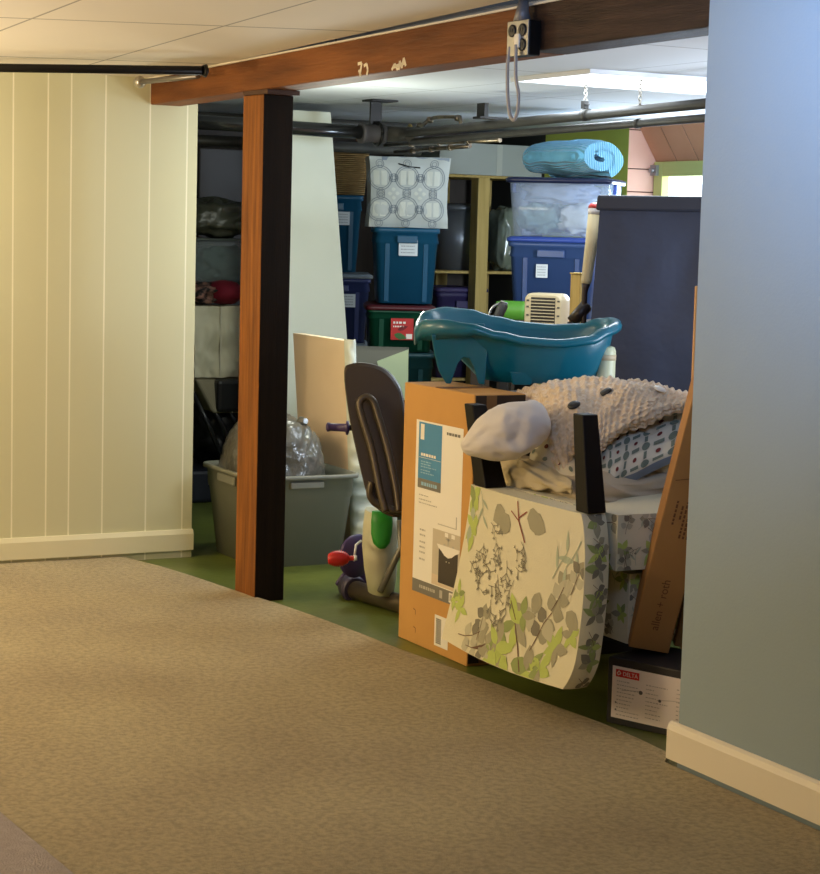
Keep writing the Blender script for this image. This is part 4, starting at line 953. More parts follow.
# front foot bar with purple cap
f0 = pZ(352, 589, .02); 
mb = MB(); mb.cyl(rel(f0), rel(f0+Vector((.62, .085, 0))), .038, n=24); mb.build('foot_bar', tubem, root)
pur = mat('purple_plastic', srgb(66, 48, 96), .4)
mb = MB(); d_c = Vector((-1, 0, 0)); q = rel(f0)
mb.tube([q+Vector((.03, 0, 0)), q+Vector((.02, 0, 0)), q+Vector((-.05, 0.02, 0)), q+Vector((-.09, .04, 0)), q+Vector((-.10, .04, 0))], [.048, .054, .054, .046, .03], 24)
mb.build('end_cap', mat('purple_grey_plastic', srgb(64, 56, 76), .4), root)
mb = MB(); a_ = rel(pt(336, 582, 7.72)); 
pp = [rel(pt(x, y, 7.78)) for x, y in ((334, 584), (342, 573), (356, 568), (376, 564), (388, 584), (384, 596), (346, 596))]
for p_ in pp: p_.z = max(p_.z, .006)
mb.loft([pp, [p_+Vector((-.06, .05, 0)) for p_ in pp]], smooth=False); mb.build('wheel_cover', pur, root, bevel=.008)
mb = MB(); a_ = rel(B(408, 560, Tb+.05)); b_ = rel(B(380, 592, Tb+.0)); mb.tube([rel(B(400, 520, Tb+.05)), rel(B(401, 548, Tb+.05)), b_], .013, 12); mb.build('main_tube', mat('silver_grey_tube', srgb(120, 116, 104), .35, .3), root)
# red pedal
pc0 = rel(B(328, 559, Tb+.0)); pc1 = rel(B(354, 558, Tb+.0)); v = pc1-pc0
redp = mat('red_plastic', srgb(200, 34, 30), .35)
mb = MB(); ptsr = []; rs = []
for i in range(29): t_ = i/28; ptsr.append(pc0+v*t_*1.0); rs.append((.006+.024*math.sin(PI*min(t_*1.15+.06, 1))**.6)*(1 if i % 2 else .82)+.004)
mb.tube(ptsr, rs, 20); mb.build('pedal', redp, root)
mb = MB(); mb.tube([pc1, pc1+v*.12], [.010, .010], 10); q1_ = rel(B(354, 561, Tb)); q2_ = rel(B(356, 545, Tb+.02)); q3_ = rel(B(361, 541, Tb+.1)); mb.tube([pc1, q1_, q2_, q3_], .005, 8); mb.build('crank_arm', mat('white_metal', 0), root)
mb = MB(); ce = rel(B(356, 556, Tb+.30)); dn = Vector((.96, .28, 0)); R3 = dn.to_track_quat('Z', 'Y').to_matrix(); mb.lathe(ce, [(.03, -.012), (.085, -.010), (.088, 0), (.085, .010), (.03, .012)], 32, R3); mb.build('flywheel_cover', pur, root)
# purple handle
a_ = rel(B(326, 427, Tb+.1)); b_ = rel(B(352, 428, Tb+.1)); v = b_-a_
mb = MB(); mb.tube([a_, a_+v*.05, a_+v*.12, a_+v*.18, a_+v*.75, a_+v*.78, a_+v*.86, a_+v*.9], [.010, .018, .018, .015, .016, .028, .028, .015], 18); mb.build('hand_grip', pur, root)
mb = MB(); mb.tube([a_+v*.9, a_+v*1.2, rel(B(372, 455, Tb+.05)), rel(B(378, 495, Tb+.0))], .012, 10); mb.build('grip_bar', tubem, root)
# =================================================================== VANITY BOX
vy = 3.185; vx0, vx1 = pY(398, 635, vy).x, pY(475, 388, vy).x
vt = .915; vd = .20
root = empty('vanity_box', ((vx0+vx1)/2, vy, FZ), 0, 'tall orange-brown carton with blue and white vanity picture label', 'cardboard box')
W2 = (vx1-vx0)/2
mb = MB(); mb.box((-W2, 0, 0), (W2, vd, vt-FZ)); mb.build('carton', CARD, root, bevel=.004)
mb = MB(); mb.box((-.03, .0, vt-FZ+.0005), (.03, vd, vt-FZ+.0015)); mb.build('tape', mat('brown_tape', srgb(150, 100, 50), .3), root)
mb = MB(); mb.box((W2+.0005, .004, .01), (W2+.003, vd-.002, vt-FZ-.004)); mb.build('shaded_side', mat('painted_shade_card', srgb(40, 26, 18), .6), root)  # dark panel: shade on the carton's right side put into its colour
mb = MB(); mb.box((W2+.0032, .045, .01), (W2+.004, .085, vt-FZ-.004)); mb.build('side_tape', mat('side_tape_tan', srgb(120, 86, 50), .4), root)
def vuv(px, py): p = pY(px, py, vy); return (p.x-(vx0+vx1)/2, p.z-FZ)
mb = MB(); fnv = lambda u, v: Vector((u, 0, v)); D = Draw(mb, fnv, lambda u, v: Vector((0, -1, 0)), .0007)
def vq(pts, m, k=1): D.poly([vuv(*q) for q in pts], m, k)
# picture label: coordinates read off the label, placed on the carton face
lx0_, lz1 = vuv(417, 419); lx1_, _ = vuv(464, 427); _, lz0 = vuv(413, 590)
lw = lx1_-lx0_; lh = lz1-lz0
def L(u, v): return (lx0_+lw*u, lz1-lh*v)
def lr(u0, v0, u1, v1, m, k=1): D.poly([L(u0, v0), L(u1, v0), L(u1, v1), L(u0, v1)], m, k)
def lp_(pts, m, k=1): D.poly([L(*q) for q in pts], m, k)
lr(0, 0, 1, 1, 0, 1)
lr(.06, .01, .56, .335, 1, 1.6); lr(.10, .02, .18, .11, 0, 2.2); lr(.06, .335, .56, .39, 2, 1.6)
random.seed(11)
def lscr(u0, u1, v, h, m, k=2.4):
    u = u0
    while u < u1-.01:
        L_ = random.uniform(.02, .06); lr(u, v-h/2, min(u+L_, u1), v+h/2, m, k); u += L_+.012
lscr(.12, .44, .195, .016, 0); lr(.08, .212, .55, .214, 0, 2.4)
for v_ in (.235, .25, .265, .285, .30): lscr(.12, .12+random.uniform(.2, .34), v_, .006, 5)
lscr(.14, .48, .363, .02, 5); lscr(.66, .94, .045, .016, 2)
for v_ in (.43, .455, .475): lscr(.1, .1+random.uniform(.2, .4), v_, .006, 6)
lr(.52, .50, .92, .57, 6, 1.6); lr(.50, .44, .90, .565, 0, 2)
lr(.42, .60, 1, .90, 3, 1.4); lr(.42, .86, 1, .92, 7, 1.6)
for v_ in (.63, .66, .70, .73, .76, .80): lscr(.14, .26, v_, .01, 6)
lr(.56, .70, .96, .90, 4, 2.2)
lp_([(.52, .68), (1, .68), (.98, .70), (.90, .715), (.84, .735), (.76, .745), (.68, .735), (.62, .715), (.55, .70)], 0, 3)
for u_ in (.72, .78): lr(u_, .765, u_+.015, .77, 0, 3.4)
lr(.745, .635, .765, .675, 6, 2.6); lr(.70, .635, .80, .645, 6, 2.6); lr(.68, .605, .75, .628, 0, 2.6); lr(.82, .605, .89, .628, 0, 2.6); lr(.66, .67, .70, .68, 6, 2.6); lr(.84, .67, .88, .68, 6, 2.6)
lr(0, .925, 1, 1.0, 2, 1.6); lscr(.16, .5, .96, .018, 6); lr(.60, .94, .66, .985, 6, 2.4); lr(.80, .935, .98, .99, 0, 2.4)
for i in range(12): lr(.82+i*.013, .945, .826+i*.013, .98, 2, 3)
mb.build('picture_label', [PAPER, mat('label_blue', srgb(72, 140, 186), .5), mat('label_grey', srgb(120, 116, 106), .6), mat('label_warm', srgb(200, 188, 166), .6), mat('label_dark', srgb(66, 58, 50), .5), mat('label_pale_blue', srgb(150, 190, 214), .5), mat('label_lightgrey', srgb(184, 178, 166), .6), mat('label_floor', srgb(216, 196, 168), .6)], root)
mb = MB(); D = Draw(mb, fnv, lambda u, v: Vector((0, -1, 0)), .0007)
a_ = vuv(435, 614); D.rect(a_[0], a_[1]-.11, a_[0]+.10, a_[1], 0, 1)
for i in range(14): D.rect(a_[0]+.012, a_[1]-.10+i*.0065, a_[0]+.05, a_[1]-.0965+i*.0065, 1, 2)
mb.build('barcode_label', [PAPER, BLACK], root)
mb = MB(); D = Draw(mb, fnv, lambda u, v: Vector((0, -1, 0)), .0007)
for py in (612, 630): u_, v_ = vuv(414.5, py); D.stroke([(u_-.008, v_+.012), (u_+.008, v_+.008), (u_+.008, v_-.008)], .003, 0)
mb.build('handling_marks', mat('carton_print', srgb(96, 56, 24), .7), root)
# dark cabinet behind it
kx0, kx1 = vx0-.02, vx1+.0
root = empty('cabinet', ((kx0+kx1)/2, vy+vd+.01, FZ), 0, 'black cabinet with a brown edge strip behind the vanity carton', 'cabinet')
kw = (kx1-kx0)/2; kd = .55
mb = MB(); mb.box((-kw, 0, 0), (kw, kd, .875-FZ)); mb.build('carcass', mat('black_brown_wood', srgb(26, 18, 14), .5), root, bevel=.004)
mb = MB(); mb.box((kw+.0005, .02, .05), (kw+.012, kd-.02, .87-FZ)); mb.build('door', BLACK, root, bevel=.002)
# =================================================================== BABY TUB
tubm = mat('teal_tub_plastic', srgb(14, 100, 122), .28, coat=.2)
TT = 7.0
tc = pt(519, 372, TT); axis = Vector((rt.x, rt.y, 0)).normalized(); 
trz = math.atan2(axis.y, axis.x)
zb = vt+.003
tL = pt(414, 322, TT); tR = pt(621, 325, TT)
Lh = (Vector((tR.x, tR.y))-Vector((tL.x, tL.y))).length/2
ctr = (tL+tR)/2
root = empty('baby_tub', (ctr.x, ctr.y, zb+.014), trz, 'teal plastic baby bathtub resting on the vanity carton', 'baby bathtub')
root.rotation_euler = (.085, 0, trz)
def topz(x): # rim height along the axis, x in -1..1 (left is head end)
    K = [(-1, 326), (-.93, 318), (-.75, 316), (-.5, 319), (-.2, 327), (.1, 333), (.4, 335), (.7, 333), (.86, 326), (1, 323)]
    for (a, za), (b, zb_) in zip(K[:-1], K[1:]):
        if x <= b: t = (x-a)/(b-a); t = t*t*(3-2*t); yy = za+(zb_-za)*t; break
    else: yy = 323
    return pt(517+x*104, yy, TT).z-zb
K_ = 72
def tring(sx, sy, zf, dx=0, power=2.6):
    R = []
    for i in range(K_):
        a = 2*PI*i/K_; c, s_ = math.cos(a), math.sin(a)
        x = math.copysign(abs(c)**(2/power), c); y = math.copysign(abs(s_)**(2/power), s_)
        z = zf(x); R.append(Vector((x*sx*Lh+dx, y*sy*(1-.08*x), z)))
    return R
hw_ = .215
back = lambda z, k: (lambda x: z+k*(topz(x)-z))
rimz = lambda x: topz(x)
mb = MB()
rings = [tring(.54, .125, lambda x: .004, .075), tring(.58, .14, lambda x: .008, .075), tring(.66, .158, back(.0, .25), .065), tring(.77, .178, back(0, .55), .045), tring(.87, .196, back(0, .85), .02), tring(.91, .202, lambda x: topz(x)-.018, 0),
         tring(.995, hw_+.008, lambda x: topz(x)-.030-.045*min(1, max(0, (-.35-x)*2.2))), tring(1.0, hw_+.012, lambda x: topz(x)-.016-.012*(x < -.5)), tring(.985, hw_+.006, lambda x: topz(x)-.004), tring(.95, hw_-.004, lambda x: topz(x)), tring(.90, hw_-.018, lambda x: topz(x)-.004),
         tring(.84, .186, back(0, .84), .01), tring(.72, .165, back(.02, .5), .03), tring(.58, .14, back(.02, .15), .05), tring(.4, .10, lambda x: .016, .05)]
mb.loft(rings); mb.build('basin', tubm, root)
# head-end support skirts and feet
def fin(x0, x1, xb0, xb1, y, th_, zt0, zt1, zb_=0.0):
    mb = MB(); rs_ = []
    for k in range(9):
        t_ = k/8; e_ = t_**1.5
        xa = x0+(xb0-x0)*t_; xb = x1+(xb1-x1)*t_; z0_ = zt0+(zb_-zt0)*t_; z1_ = zt1+(zb_-zt1)*t_
        yy = y*(1-.12*t_); rs_.append([Vector((xa, yy-th_, z0_)), Vector((xb, yy-th_*.6, z1_)), Vector((xb, yy+th_*.6, z1_)), Vector((xa, yy+th_, z0_))])
    mb.loft(rs_, smooth=False); return mb
lx = lambda px: (px-517)/104*Lh
for sy in (-1, 1):
    oc = [(430, 328), (433, 345), (438, 364), (446, 384), (451, 385), (453, 370), (457, 357), (462, 351), (468, 352), (473, 362), (478, 378), (484, 384), (486, 330)]
    pr = []
    for (px_, py_) in oc:
        q = pt(px_, py_, TT); pr.append((lx(px_), max(q.z-zb-.012, .0)))
    ys_ = lambda z: sy*(.150+.10*z)
    mb = MB(); mb.loft([[Vector((x, ys_(z)-.007, z)) for x, z in pr], [Vector((x, ys_(z)+.007, z)) for x, z in pr]], smooth=False)
    mb.build('support_fin', tubm, root, bevel=.004)
    fin(lx(508), lx(535), lx(512), lx(530), sy*.15, .012, .05, .05).build('foot', tubm, root, bevel=.004)
#, (lx(600), .05, .12), (lx(600), .16, .15), (lx(545), .16, .06)]+[(lx(545), .05, .06), (lx(598), .05, .17), (lx(598), .17, .17), (lx(545), .17, .08)]); 
# =================================================================== FLORAL CHAIRS
FL = [mat('floral_ground', srgb(216, 208, 178), .8, bump=.08, bscale=150), mat('leaf_lime', srgb(178, 192, 100), .8), mat('leaf_olive', srgb(142, 154, 92), .8), mat('leaf_grey', srgb(158, 152, 126), .8), mat('leaf_sage', srgb(170, 178, 152), .8), mat('stem_brown', srgb(110, 82, 62), .8), mat('leaf_grey_dark', srgb(124, 118, 100), .8), mat('stem_red', srgb(140, 66, 50), .8), mat('leaf_grey_pale', srgb(184, 178, 152), .8)]
def lofi(D, u, v, L, wd, a, m, asp): D.leaf(u, v, L, wd, a, m, 1+random.random()*.6, asp)
def sprig_round(D, u, v, a, s, asp, n=5, m=(3, 8, 6)):
    x, y = u, v; pts = [(x, y)]
    for i in range(n):
        a += random.uniform(-.25, .25); x += s*.55*math.cos(a); y += s*.55*math.sin(a)/asp; pts.append((x, y))
        for sd in (-1, 1):
            aa = a+sd*random.uniform(.9, 1.3); D.leaf(x+.02*s*math.cos(aa), y+.02*s*math.sin(aa)/asp, s*.62, s*.52, aa, random.choice(m), 1+.5*random.random(), asp)
    D.leaf(x, y, s*.6, s*.5, a, m[0], 1, asp)
    D.stroke(pts, s*.035, 5, 2, asp)
def sprig_twig(D, u, v, a, s, asp, n=6):
    x, y = u, v; pts = [(x, y)]
    for i in range(n):
        a += random.uniform(-.35, .35); x += s*.4*math.cos(a); y += s*.4*math.sin(a)/asp; pts.append((x, y))
        for q in range(2):
            aa = a+random.choice((-1, 1))*random.uniform(.6, 1.2); L_ = s*random.uniform(.35, .6); ex, ey = x+L_*math.cos(aa), y+L_*math.sin(aa)/asp
            D.stroke([(x, y), (ex, ey)], s*.045, 6, 2, asp)
            for r_ in range(3): D.leaf(ex, ey, s*.24, s*.06, aa+(r_-1)*.8, 6, 2, asp)
    D.stroke(pts, s*.05, 6, 2, asp)
def bunch_lime(D, u, v, s, asp, n=6, m=(1, 1, 2, 3)):
    a0 = random.uniform(0, 6)
    for i in range(n):
        aa = a0+i*2*PI/n+random.uniform(-.3, .3); D.leaf(u, v, s*random.uniform(.7, 1.1), s*random.uniform(.35, .6), aa, random.choice(m), 1+.6*random.random(), asp)
def long_leaves(D, u, v, a, s, asp, n=5, m=4):
    x, y = u, v; pts = [(x, y)]
    for i in range(n):
        x += s*.4*math.cos(a); y += s*.4*math.sin(a)/asp; a += .08; pts.append((x, y))
        D.leaf(x, y, s*.8, s*.16, a+(.7 if i % 2 else -.7), m, 1.3, asp)
    D.stroke(pts, s*.04, 4, 1.6, asp)
def floral(D, asp, dens=1.0, seed=1, s=.1):
    random.seed(seed); n = 0; pl = []
    for _ in range(400):
        u, v = random.uniform(.03, .97), random.uniform(.05, .95)
        if all(math.hypot(u-a, (v-b)*asp) > s*1.9/dens for a, b in pl):
            pl.append((u, v)); k = random.random(); a = random.uniform(0, 6.3)
            if k < .38: sprig_round(D, u, v, a, s*.8, asp, 2)
            elif k < .68: bunch_lime(D, u, v, s*.8, asp)
            elif k < .85: long_leaves(D, u, v, a, s*.7, asp, 2)
            else: sprig_twig(D, u, v, a, s*.6, asp, 3)
class Clip:
    """drawer that keeps shapes inside the cloth"""
    pass
_op = Draw.poly
def cpoly(s, pts, m, k=1):
    if getattr(s, 'clip', 0):
        pts = [(min(max(u, .004), .996), min(max(v, .004), .996)) for u, v in pts]
    _op(s, pts, m, k)
Draw.poly = cpoly
bx0t, bx1t = pY(467, 487, 3.1).x, pY(577, 504, 3.1).x
bx0b, bx1b = pY(440, 640, 2.99).x, pY(566, 688, 2.98).x
ztp, zbt = .628, .128
root = empty('upholstered_chair', ((bx0t+bx1t)/2, 3.5, .46), 0, 'floral upholstered chair turned upside down, its backrest hanging to the floor', 'chair')
o_ = Vector(((bx0t+bx1t)/2, 3.5, .46))
BD = .085
def cf(u, v):
    k = v**1.4; x0 = bx0t+(bx0b-bx0t)*v**1.6; x1 = bx1t+(bx1b-bx1t)*(v**.8)*(1 if v < .8 else 1-.25*((v-.8)/.2)**2)
    z = ztp+(zbt-ztp)*v-.012*math.sin(PI*u)*(v > .95)
    y = 3.115-.12*v**1.5-.012*math.sin(PI*u)
    return Vector((x0+(x1-x0)*u, y, z))-o_
mb = MB(); nu, nv = 20, 24
mb.grid(lambda u, v: cf(u, v), nu, nv)
bk = Vector((0, BD, 0)); 
mb.grid(lambda u, v: cf(1-u, v)+bk, nu, nv)
mb.grid(lambda u, v: cf(0, v)+bk*(1-u), 3, nv)
def sf(u, v): return cf(1, v)+bk*u+Vector((.010*math.sin(PI*u), 0, 0))
mb.grid(sf, 4, nv)
mb.grid(lambda u, v: cf(u, 1)+bk*v, nu, 3); mb.grid(lambda u, v: cf(u, 0)+bk*(1-v), nu, 3)
asp = (ztp-zbt)/(bx1t-bx0t)
D = Draw(mb, cf, lambda u, v: Vector((.1, -1, 0)), .0012); D.clip = 1
random.seed(5)
# hand-placed motifs following the photographed cloth
for (u, v, s_) in ((.05, .08, .10), (.07, .26, .08), (.06, .70, .07), (.10, .78, .07), (.03, .74, .06)): bunch_lime(D, u, v, s_, asp, 4, (1, 1, 2))
long_leaves(D, .12, .02, 1.2, .10, asp, 3); long_leaves(D, .98, .16, 2.2, .14, asp, 3); long_leaves(D, .78, .42, -1.0, .13, asp, 3)
for (u, v, a) in ((.36, .10, 2.6), (.40, .12, 2.2), (.60, .10, .4), (.56, .11, .0)): D.leaf(u, v, .12, .11, a, 3, 1.2, asp)
D.stroke([(.48, .02), (.49, .14), (.55, .26)], .008, 7, 2, asp); D.stroke([(.49, .14), (.42, .09)], .006, 7, 2, asp); D.stroke([(.49, .12), (.56, .07)], .006, 7, 2, asp)
for (u, v, a) in ((.24, .20, .3), (.30, .28, .9), (.52, .26, .9), (.14, .40, 0), (.22, .46, .2), (.10, .48, .6), (.30, .58, .2), (.42, .40, .9), (.34, .66, .9), (.5, .5, 2.2), (.46, .60, 1.4), (.26, .50, 2.4)): sprig_twig(D, u, v, a, .07, asp, 3)
for (u, v, a) in ((.20, .34, 1.2), (.36, .36, 2.0), (.16, .54, .4), (.36, .50, 1.1), (.28, .42, .2), (.58, .36, 1.8), (.50, .42, .3), (.44, .72, 1.8), (.38, .58, 1.0), (.24, .62, .2), (.20, .44, 2.6), (.54, .30, 2.5)): sprig_twig(D, u, v, a, .06, asp, 2)
for (u, v, a) in ((.04, .02, 1.5), (.08, .05, 1.7), (.05, .12, 1.5), (.09, .18, 1.6), (.04, .26, 1.4), (.08, .30, 1.7)): D.leaf(u, v, .10, .045, a, random.choice((1, 2, 4)), 1.5, asp)
for (u, v, a) in ((.64, .62, 1.3), (.84, .52, -1), (.90, .58, .6), (.70, .52, 1.8), (.76, .66, .9)): D.leaf(u, v, .11, .08, a, random.choice((3, 8)), 1.4, asp)
sprig_round(D, .70, .86, -1.3, .13, asp, 3); sprig_round(D, .80, .60, -.9, .12, asp, 2); sprig_round(D, .14, .93, -.2, .11, asp, 3); sprig_round(D, .30, .92, -1.4, .10, asp, 2); sprig_round(D, .22, .96, .1, .1, asp, 3); sprig_round(D, .92, .48, -1.2, .10, asp, 2)
for (u, v, s_) in ((.56, .74, .13), (.60, .68, .10), (.46, .90, .13), (.52, .94, .12), (.42, .95, .1), (.72, .96, .12), (.80, .94, .10), (.86, .80, .1), (.95, .70, .08)): bunch_lime(D, u, v, s_, asp, 5, (1, 1, 2, 3))
D.stroke([(.56, .74), (.62, .88), (.68, .98)], .007, 5, 2, asp); D.stroke([(.50, .62), (.56, .72)], .005, 5, 2, asp)
D2 = Draw(mb, sf, lambda u, v: Vector((1, -.2, 0)), .0014); D2.clip = 1
asp2 = (ztp-zbt)/BD; random.seed(9)
for i in range(11):
    v = .05+i*.088; k = i % 3
    if k == 0: bunch_lime(D2, .5, v, .55, asp2, 5, (2, 3, 6))
    elif k == 1: sprig_round(D2, .3, v, .8, .5, asp2, 2, (3, 6, 6))
    else: bunch_lime(D2, .5, v, .5, asp2, 4, (1, 2))
mb.build('backrest', FL, root)
# seat of the upside-down chair
sx0, sx1, sy0, sy1, sz0, sz1 = vx1+.025, bx1t+.05, 3.215, 3.88, .455, .626
def pillowbox(x0, x1, y0, y1, z0, z1, bul=.015):
    mb = MB(); nn = 14
    def F(fn): mb.grid(fn, nn, 8)
    B_ = lambda u, v: bul*(1-(2*u-1)**2)*(1-(2*v-1)**2)
    fr = lambda u, v: Vector((x0+(x1-x0)*u, y0-B_(u, v), z1+(z0-z1)*v))
    F(fr); F(lambda u, v: Vector((x1-(x1-x0)*u, y1+B_(u, v), z1+(z0-z1)*v)))
    rtf = lambda u, v: Vector((x1+B_(u, v), y0+(y1-y0)*u, z1+(z0-z1)*v)); F(rtf)
    F(lambda u, v: Vector((x0-B_(u, v), y1-(y1-y0)*u, z1+(z0-z1)*v)))
    F(lambda u, v: Vector((x0+(x1-x0)*u, y1-(y1-y0)*v, z1+B_(u, v)))); F(lambda u, v: Vector((x0+(x1-x0)*u, y0+(y1-y0)*v, z0-B_(u, v))))
    return mb, fr, rtf
ox, oy, oz = o_
mb, fr, rtf = pillowbox(sx0-ox, sx1-ox, sy0-oy, sy1-oy, sz0-oz, sz1-oz, .008)
D = Draw(mb, rtf, lambda u, v: Vector((1, 0, 0)), .0014); D.clip = 1
floral(D, (sz1-sz0)/(sy1-sy0), 2.2, 21, .09); floral(D, (sz1-sz0)/(sy1-sy0), 2.0, 27, .07)
D = Draw(mb, fr, lambda u, v: Vector((0, -1, 0)), .0014); D.clip = 1; floral(D, (sz1-sz0)/(sx1-sx0), 2.0, 22, .09)
mb.build('seat', FL, root)
legm = mat('black_lacquered_wood', (.008, .006, .005), .5, spec=.15)
def leg(base, tip, w0, w1, par, o):
    b_ = Vector(base)-o; t_ = Vector(tip)-o
    mb = MB(); mb.hexa([b_+Vector((-w0, -w0, 0)), b_+Vector((w0, -w0, 0)), b_+Vector((w0, w0, 0)), b_+Vector((-w0, w0, 0)), t_+Vector((-w1, -w1, 0)), t_+Vector((w1, -w1, 0)), t_+Vector((w1, w1, 0)), t_+Vector((-w1, w1, 0))])
    return mb.build('leg', legm, par, bevel=.004)
lr0 = pY(584, 505, 3.13); lr1 = pY(577, 414, 3.14)
leg((lr0.x-.006, 3.16, .629), (lr1.x, 3.17, lr1.z), .034, .028, root, o_)
ll0 = pY(484, 487, 3.12); ll1 = pY(470, 404, 3.12)
leg((ll0.x-.01, 3.15, .629), (ll1.x, 3.14, ll1.z), .040, .028, root, o_)
leg((sx0+.06, sy1-.05, .629), (sx0+.04, sy1-.03, .86), .028, .02, root, o_); leg((sx1-.06, sy1-.05, .629), (sx1-.06, sy1-.05, .72), .028, .024, root, o_)
# lower chair, right way up
root = empty('upholstered_chair', ((sx0+sx1)/2, 3.65, FZ), 0, 'floral upholstered chair standing upright beneath the upside-down one', 'chair')
o2 = Vector(((sx0+sx1)/2, 3.65, FZ))
mb, fr, rtf = pillowbox(sx0+.02-o2.x, sx1-.05-o2.x, 3.30-o2.y, 3.88-o2.y, .215-FZ, .432-FZ, .016)
D = Draw(mb, rtf, lambda u, v: Vector((1, 0, 0)), .0016); D.clip = 1; floral(D, .23/.54, 2.2, 31, .09); floral(D, .23/.54, 2.0, 37, .08)
D = Draw(mb, fr, lambda u, v: Vector((0, -1, 0)), .0016); D.clip = 1; floral(D, .23/.66, 2.2, 32, .08)
mb.build('seat', FL, root)
mb, fr, rtf = pillowbox(sx0+.02-o2.x, sx1-.02-o2.x, 3.90-o2.y, 3.99-o2.y, .25-FZ, .86-FZ, .01); mb.build('backrest', FL, root)
for x_ in (sx0+.08, sx1-.12):
    for y_ in (3.42, 3.85): leg((x_, y_, .214), (x_, y_, FZ), .034, .024, root, o2)
# dark boxes in shadow below chairs
# =================================================================== PILE ON THE CHAIR
# tan sheets
sheet = mat('tan_sheet', srgb(196, 180, 152), .85, c2=srgb(182, 164, 138), nscale=5, bump=.2, bscale=30)
PZ = .636
def lay(rows, nm, ms, label, cat, nu=44, nv=40, amp=.006, fr_=14, seed=0, solid=.006, draw=None, matfn=None, crease=0):
    f0_ = net(rows)
    def fn(u, v):
        p = f0_(u, v); n = net_normal(f0_, u, v)
        k = amp*noise.noise(Vector((u*fr_*.6, v*fr_*.3, seed)))
        if crease: k += crease*(.5-abs(noise.noise(Vector((u*3.5+v*2, v*3.0-u, seed+5))))*2)
        return p+n*k
    mb = MB(); mb.grid(fn, nu, nv, matfn)
    if draw:
        D = Draw(mb, fn, lambda u, v: net_normal(f0_, u, v), .0035); D.clip = 1; draw(D)
    o = mb.build(nm, ms, solid=0 if draw else solid)
    if draw: pass
    return tag(o, label, cat)
lay([[(492, 486, 3.28), (520, 490, 3.28), (560, 494, 3.285), (600, 500, 3.30), (640, 500, 3.5), (684, 492, 3.7)],
     [(490, 476, 3.285), (515, 478, 3.26), (555, 486, 3.27), (600, 490, 3.30), (640, 492, 3.5), (684, 482, 3.7)],
     [(494, 464, 3.31), (512, 462, 3.29), (552, 470, 3.29), (600, 478, 3.33), (645, 482, 3.52), (686, 470, 3.72)],
     [(500, 458, 3.40), (520, 455, 3.38), (556, 462, 3.38), (600, 468, 3.42), (645, 474, 3.58), (686, 460, 3.76)],
     [(505, 466, 3.6), (525, 465, 3.6), (560, 468, 3.6), (600, 470, 3.62), (645, 476, 3.7), (686, 462, 3.82)]],
    'folded_sheet', sheet, 'crumpled tan sheets lying on the upturned seat beneath the pillow', 'bedding', amp=.016, fr_=12, seed=2, crease=.02)
# pillow
pl0 = pt(505, 432, 6.22)
axp = Vector((rt.x, rt.y, 0)).normalized()
Mp = Matrix((axp, Vector((-axp.y, axp.x, 0)), Vector((0, 0, 1)))).transposed()
Mp = Mp @ Matrix.Rotation(-.40, 3, 'Y') 
mb = MB(); rings = []; NV, NU = 40, 56
for j in range(NV+1):
    th_ = -PI/2+PI*j/NV; ring = []          # rings run along the pillow's long axis
    for i in range(NU):
        ph = 2*PI*i/NU
        ex = math.sin(th_); cr = max(math.cos(th_), 0)**.62
        sg = lambda x, p: math.copysign(abs(x)**p, x)
        y = cr*sg(math.cos(ph), .8); z = cr*sg(math.sin(ph), .9)
        tp_ = 1-.50*max(0, -ex)**1.1
        n_ = noise.noise(Vector((ex*1.8, y*1.6, z*1.6+4)))*.16+(.4-abs(noise.noise(Vector((ex*3+z, y*2.5, z*3))))*2)*.07
        q = Vector((ex*.150, y*.15*tp_*(1+n_), z*.088*tp_*(1+n_)))
        ring.append(Mp @ q)
    rings.append(ring)
mb.loft(rings)
tag(mb.build('pillow', mat('grey_white_pillowcase', srgb(214, 206, 198), .85, bump=.3, bscale=9), loc=pl0), 'plump grey-white pillow on the tan sheets left of the knitted blanket', 'pillow')
# tan pillowcase corner in front below the pillow
lay([[(500, 484, 3.245), (520, 488, 3.24), (548, 490, 3.24), (572, 492, 3.25)],
     [(496, 474, 3.25), (514, 478, 3.22), (545, 484, 3.225), (572, 486, 3.24)],
     [(498, 463, 3.27), (512, 462, 3.25), (545, 474, 3.25), (572, 482, 3.27)],
     [(508, 458, 3.30), (516, 457, 3.29), (545, 464, 3.29), (572, 476, 3.30)]], 'pillowcase', mat('tan_pillowcase', srgb(206, 188, 148), .85), 'tan pillowcase corner drooping over the seat edge below the pillow', 'pillowcase', amp=.01, seed=6, crease=.012)
# patterned quilt
qm = [mat('quilt_cream', srgb(214, 204, 180), .85), mat('quilt_grey_green', srgb(112, 120, 104), .85), mat('quilt_red_dot', srgb(110, 40, 34), .85), mat('quilt_blue_band', srgb(118, 126, 136), .8)]
def quilt_draw(D):
    asp = .62; nu_, nv_ = 6, 4; du, dv = 1/nu_, .80/nv_
    for i in range(nu_+1):
        for j in range(nv_+1):
            u, v = .03+i*du, .24+j*dv
            if u < .97 and v < .98: D.disc(u, v, .030, 1, 1, asp, 10)
            if u+du/2 < .97 and v < .98: D.stroke([(u+.052, v), (u+du-.052, v)], .026, 1, 1, asp)
            if v+dv/2 < .98 and u < .97: D.stroke([(u, v+.060), (u, v+dv-.060)], .022, 1, 1, asp)
            if v+dv/2 < .98 and u+du/2 < .98: D.disc(u+du/2, v+dv/2, .016, 2, 1, asp, 10)
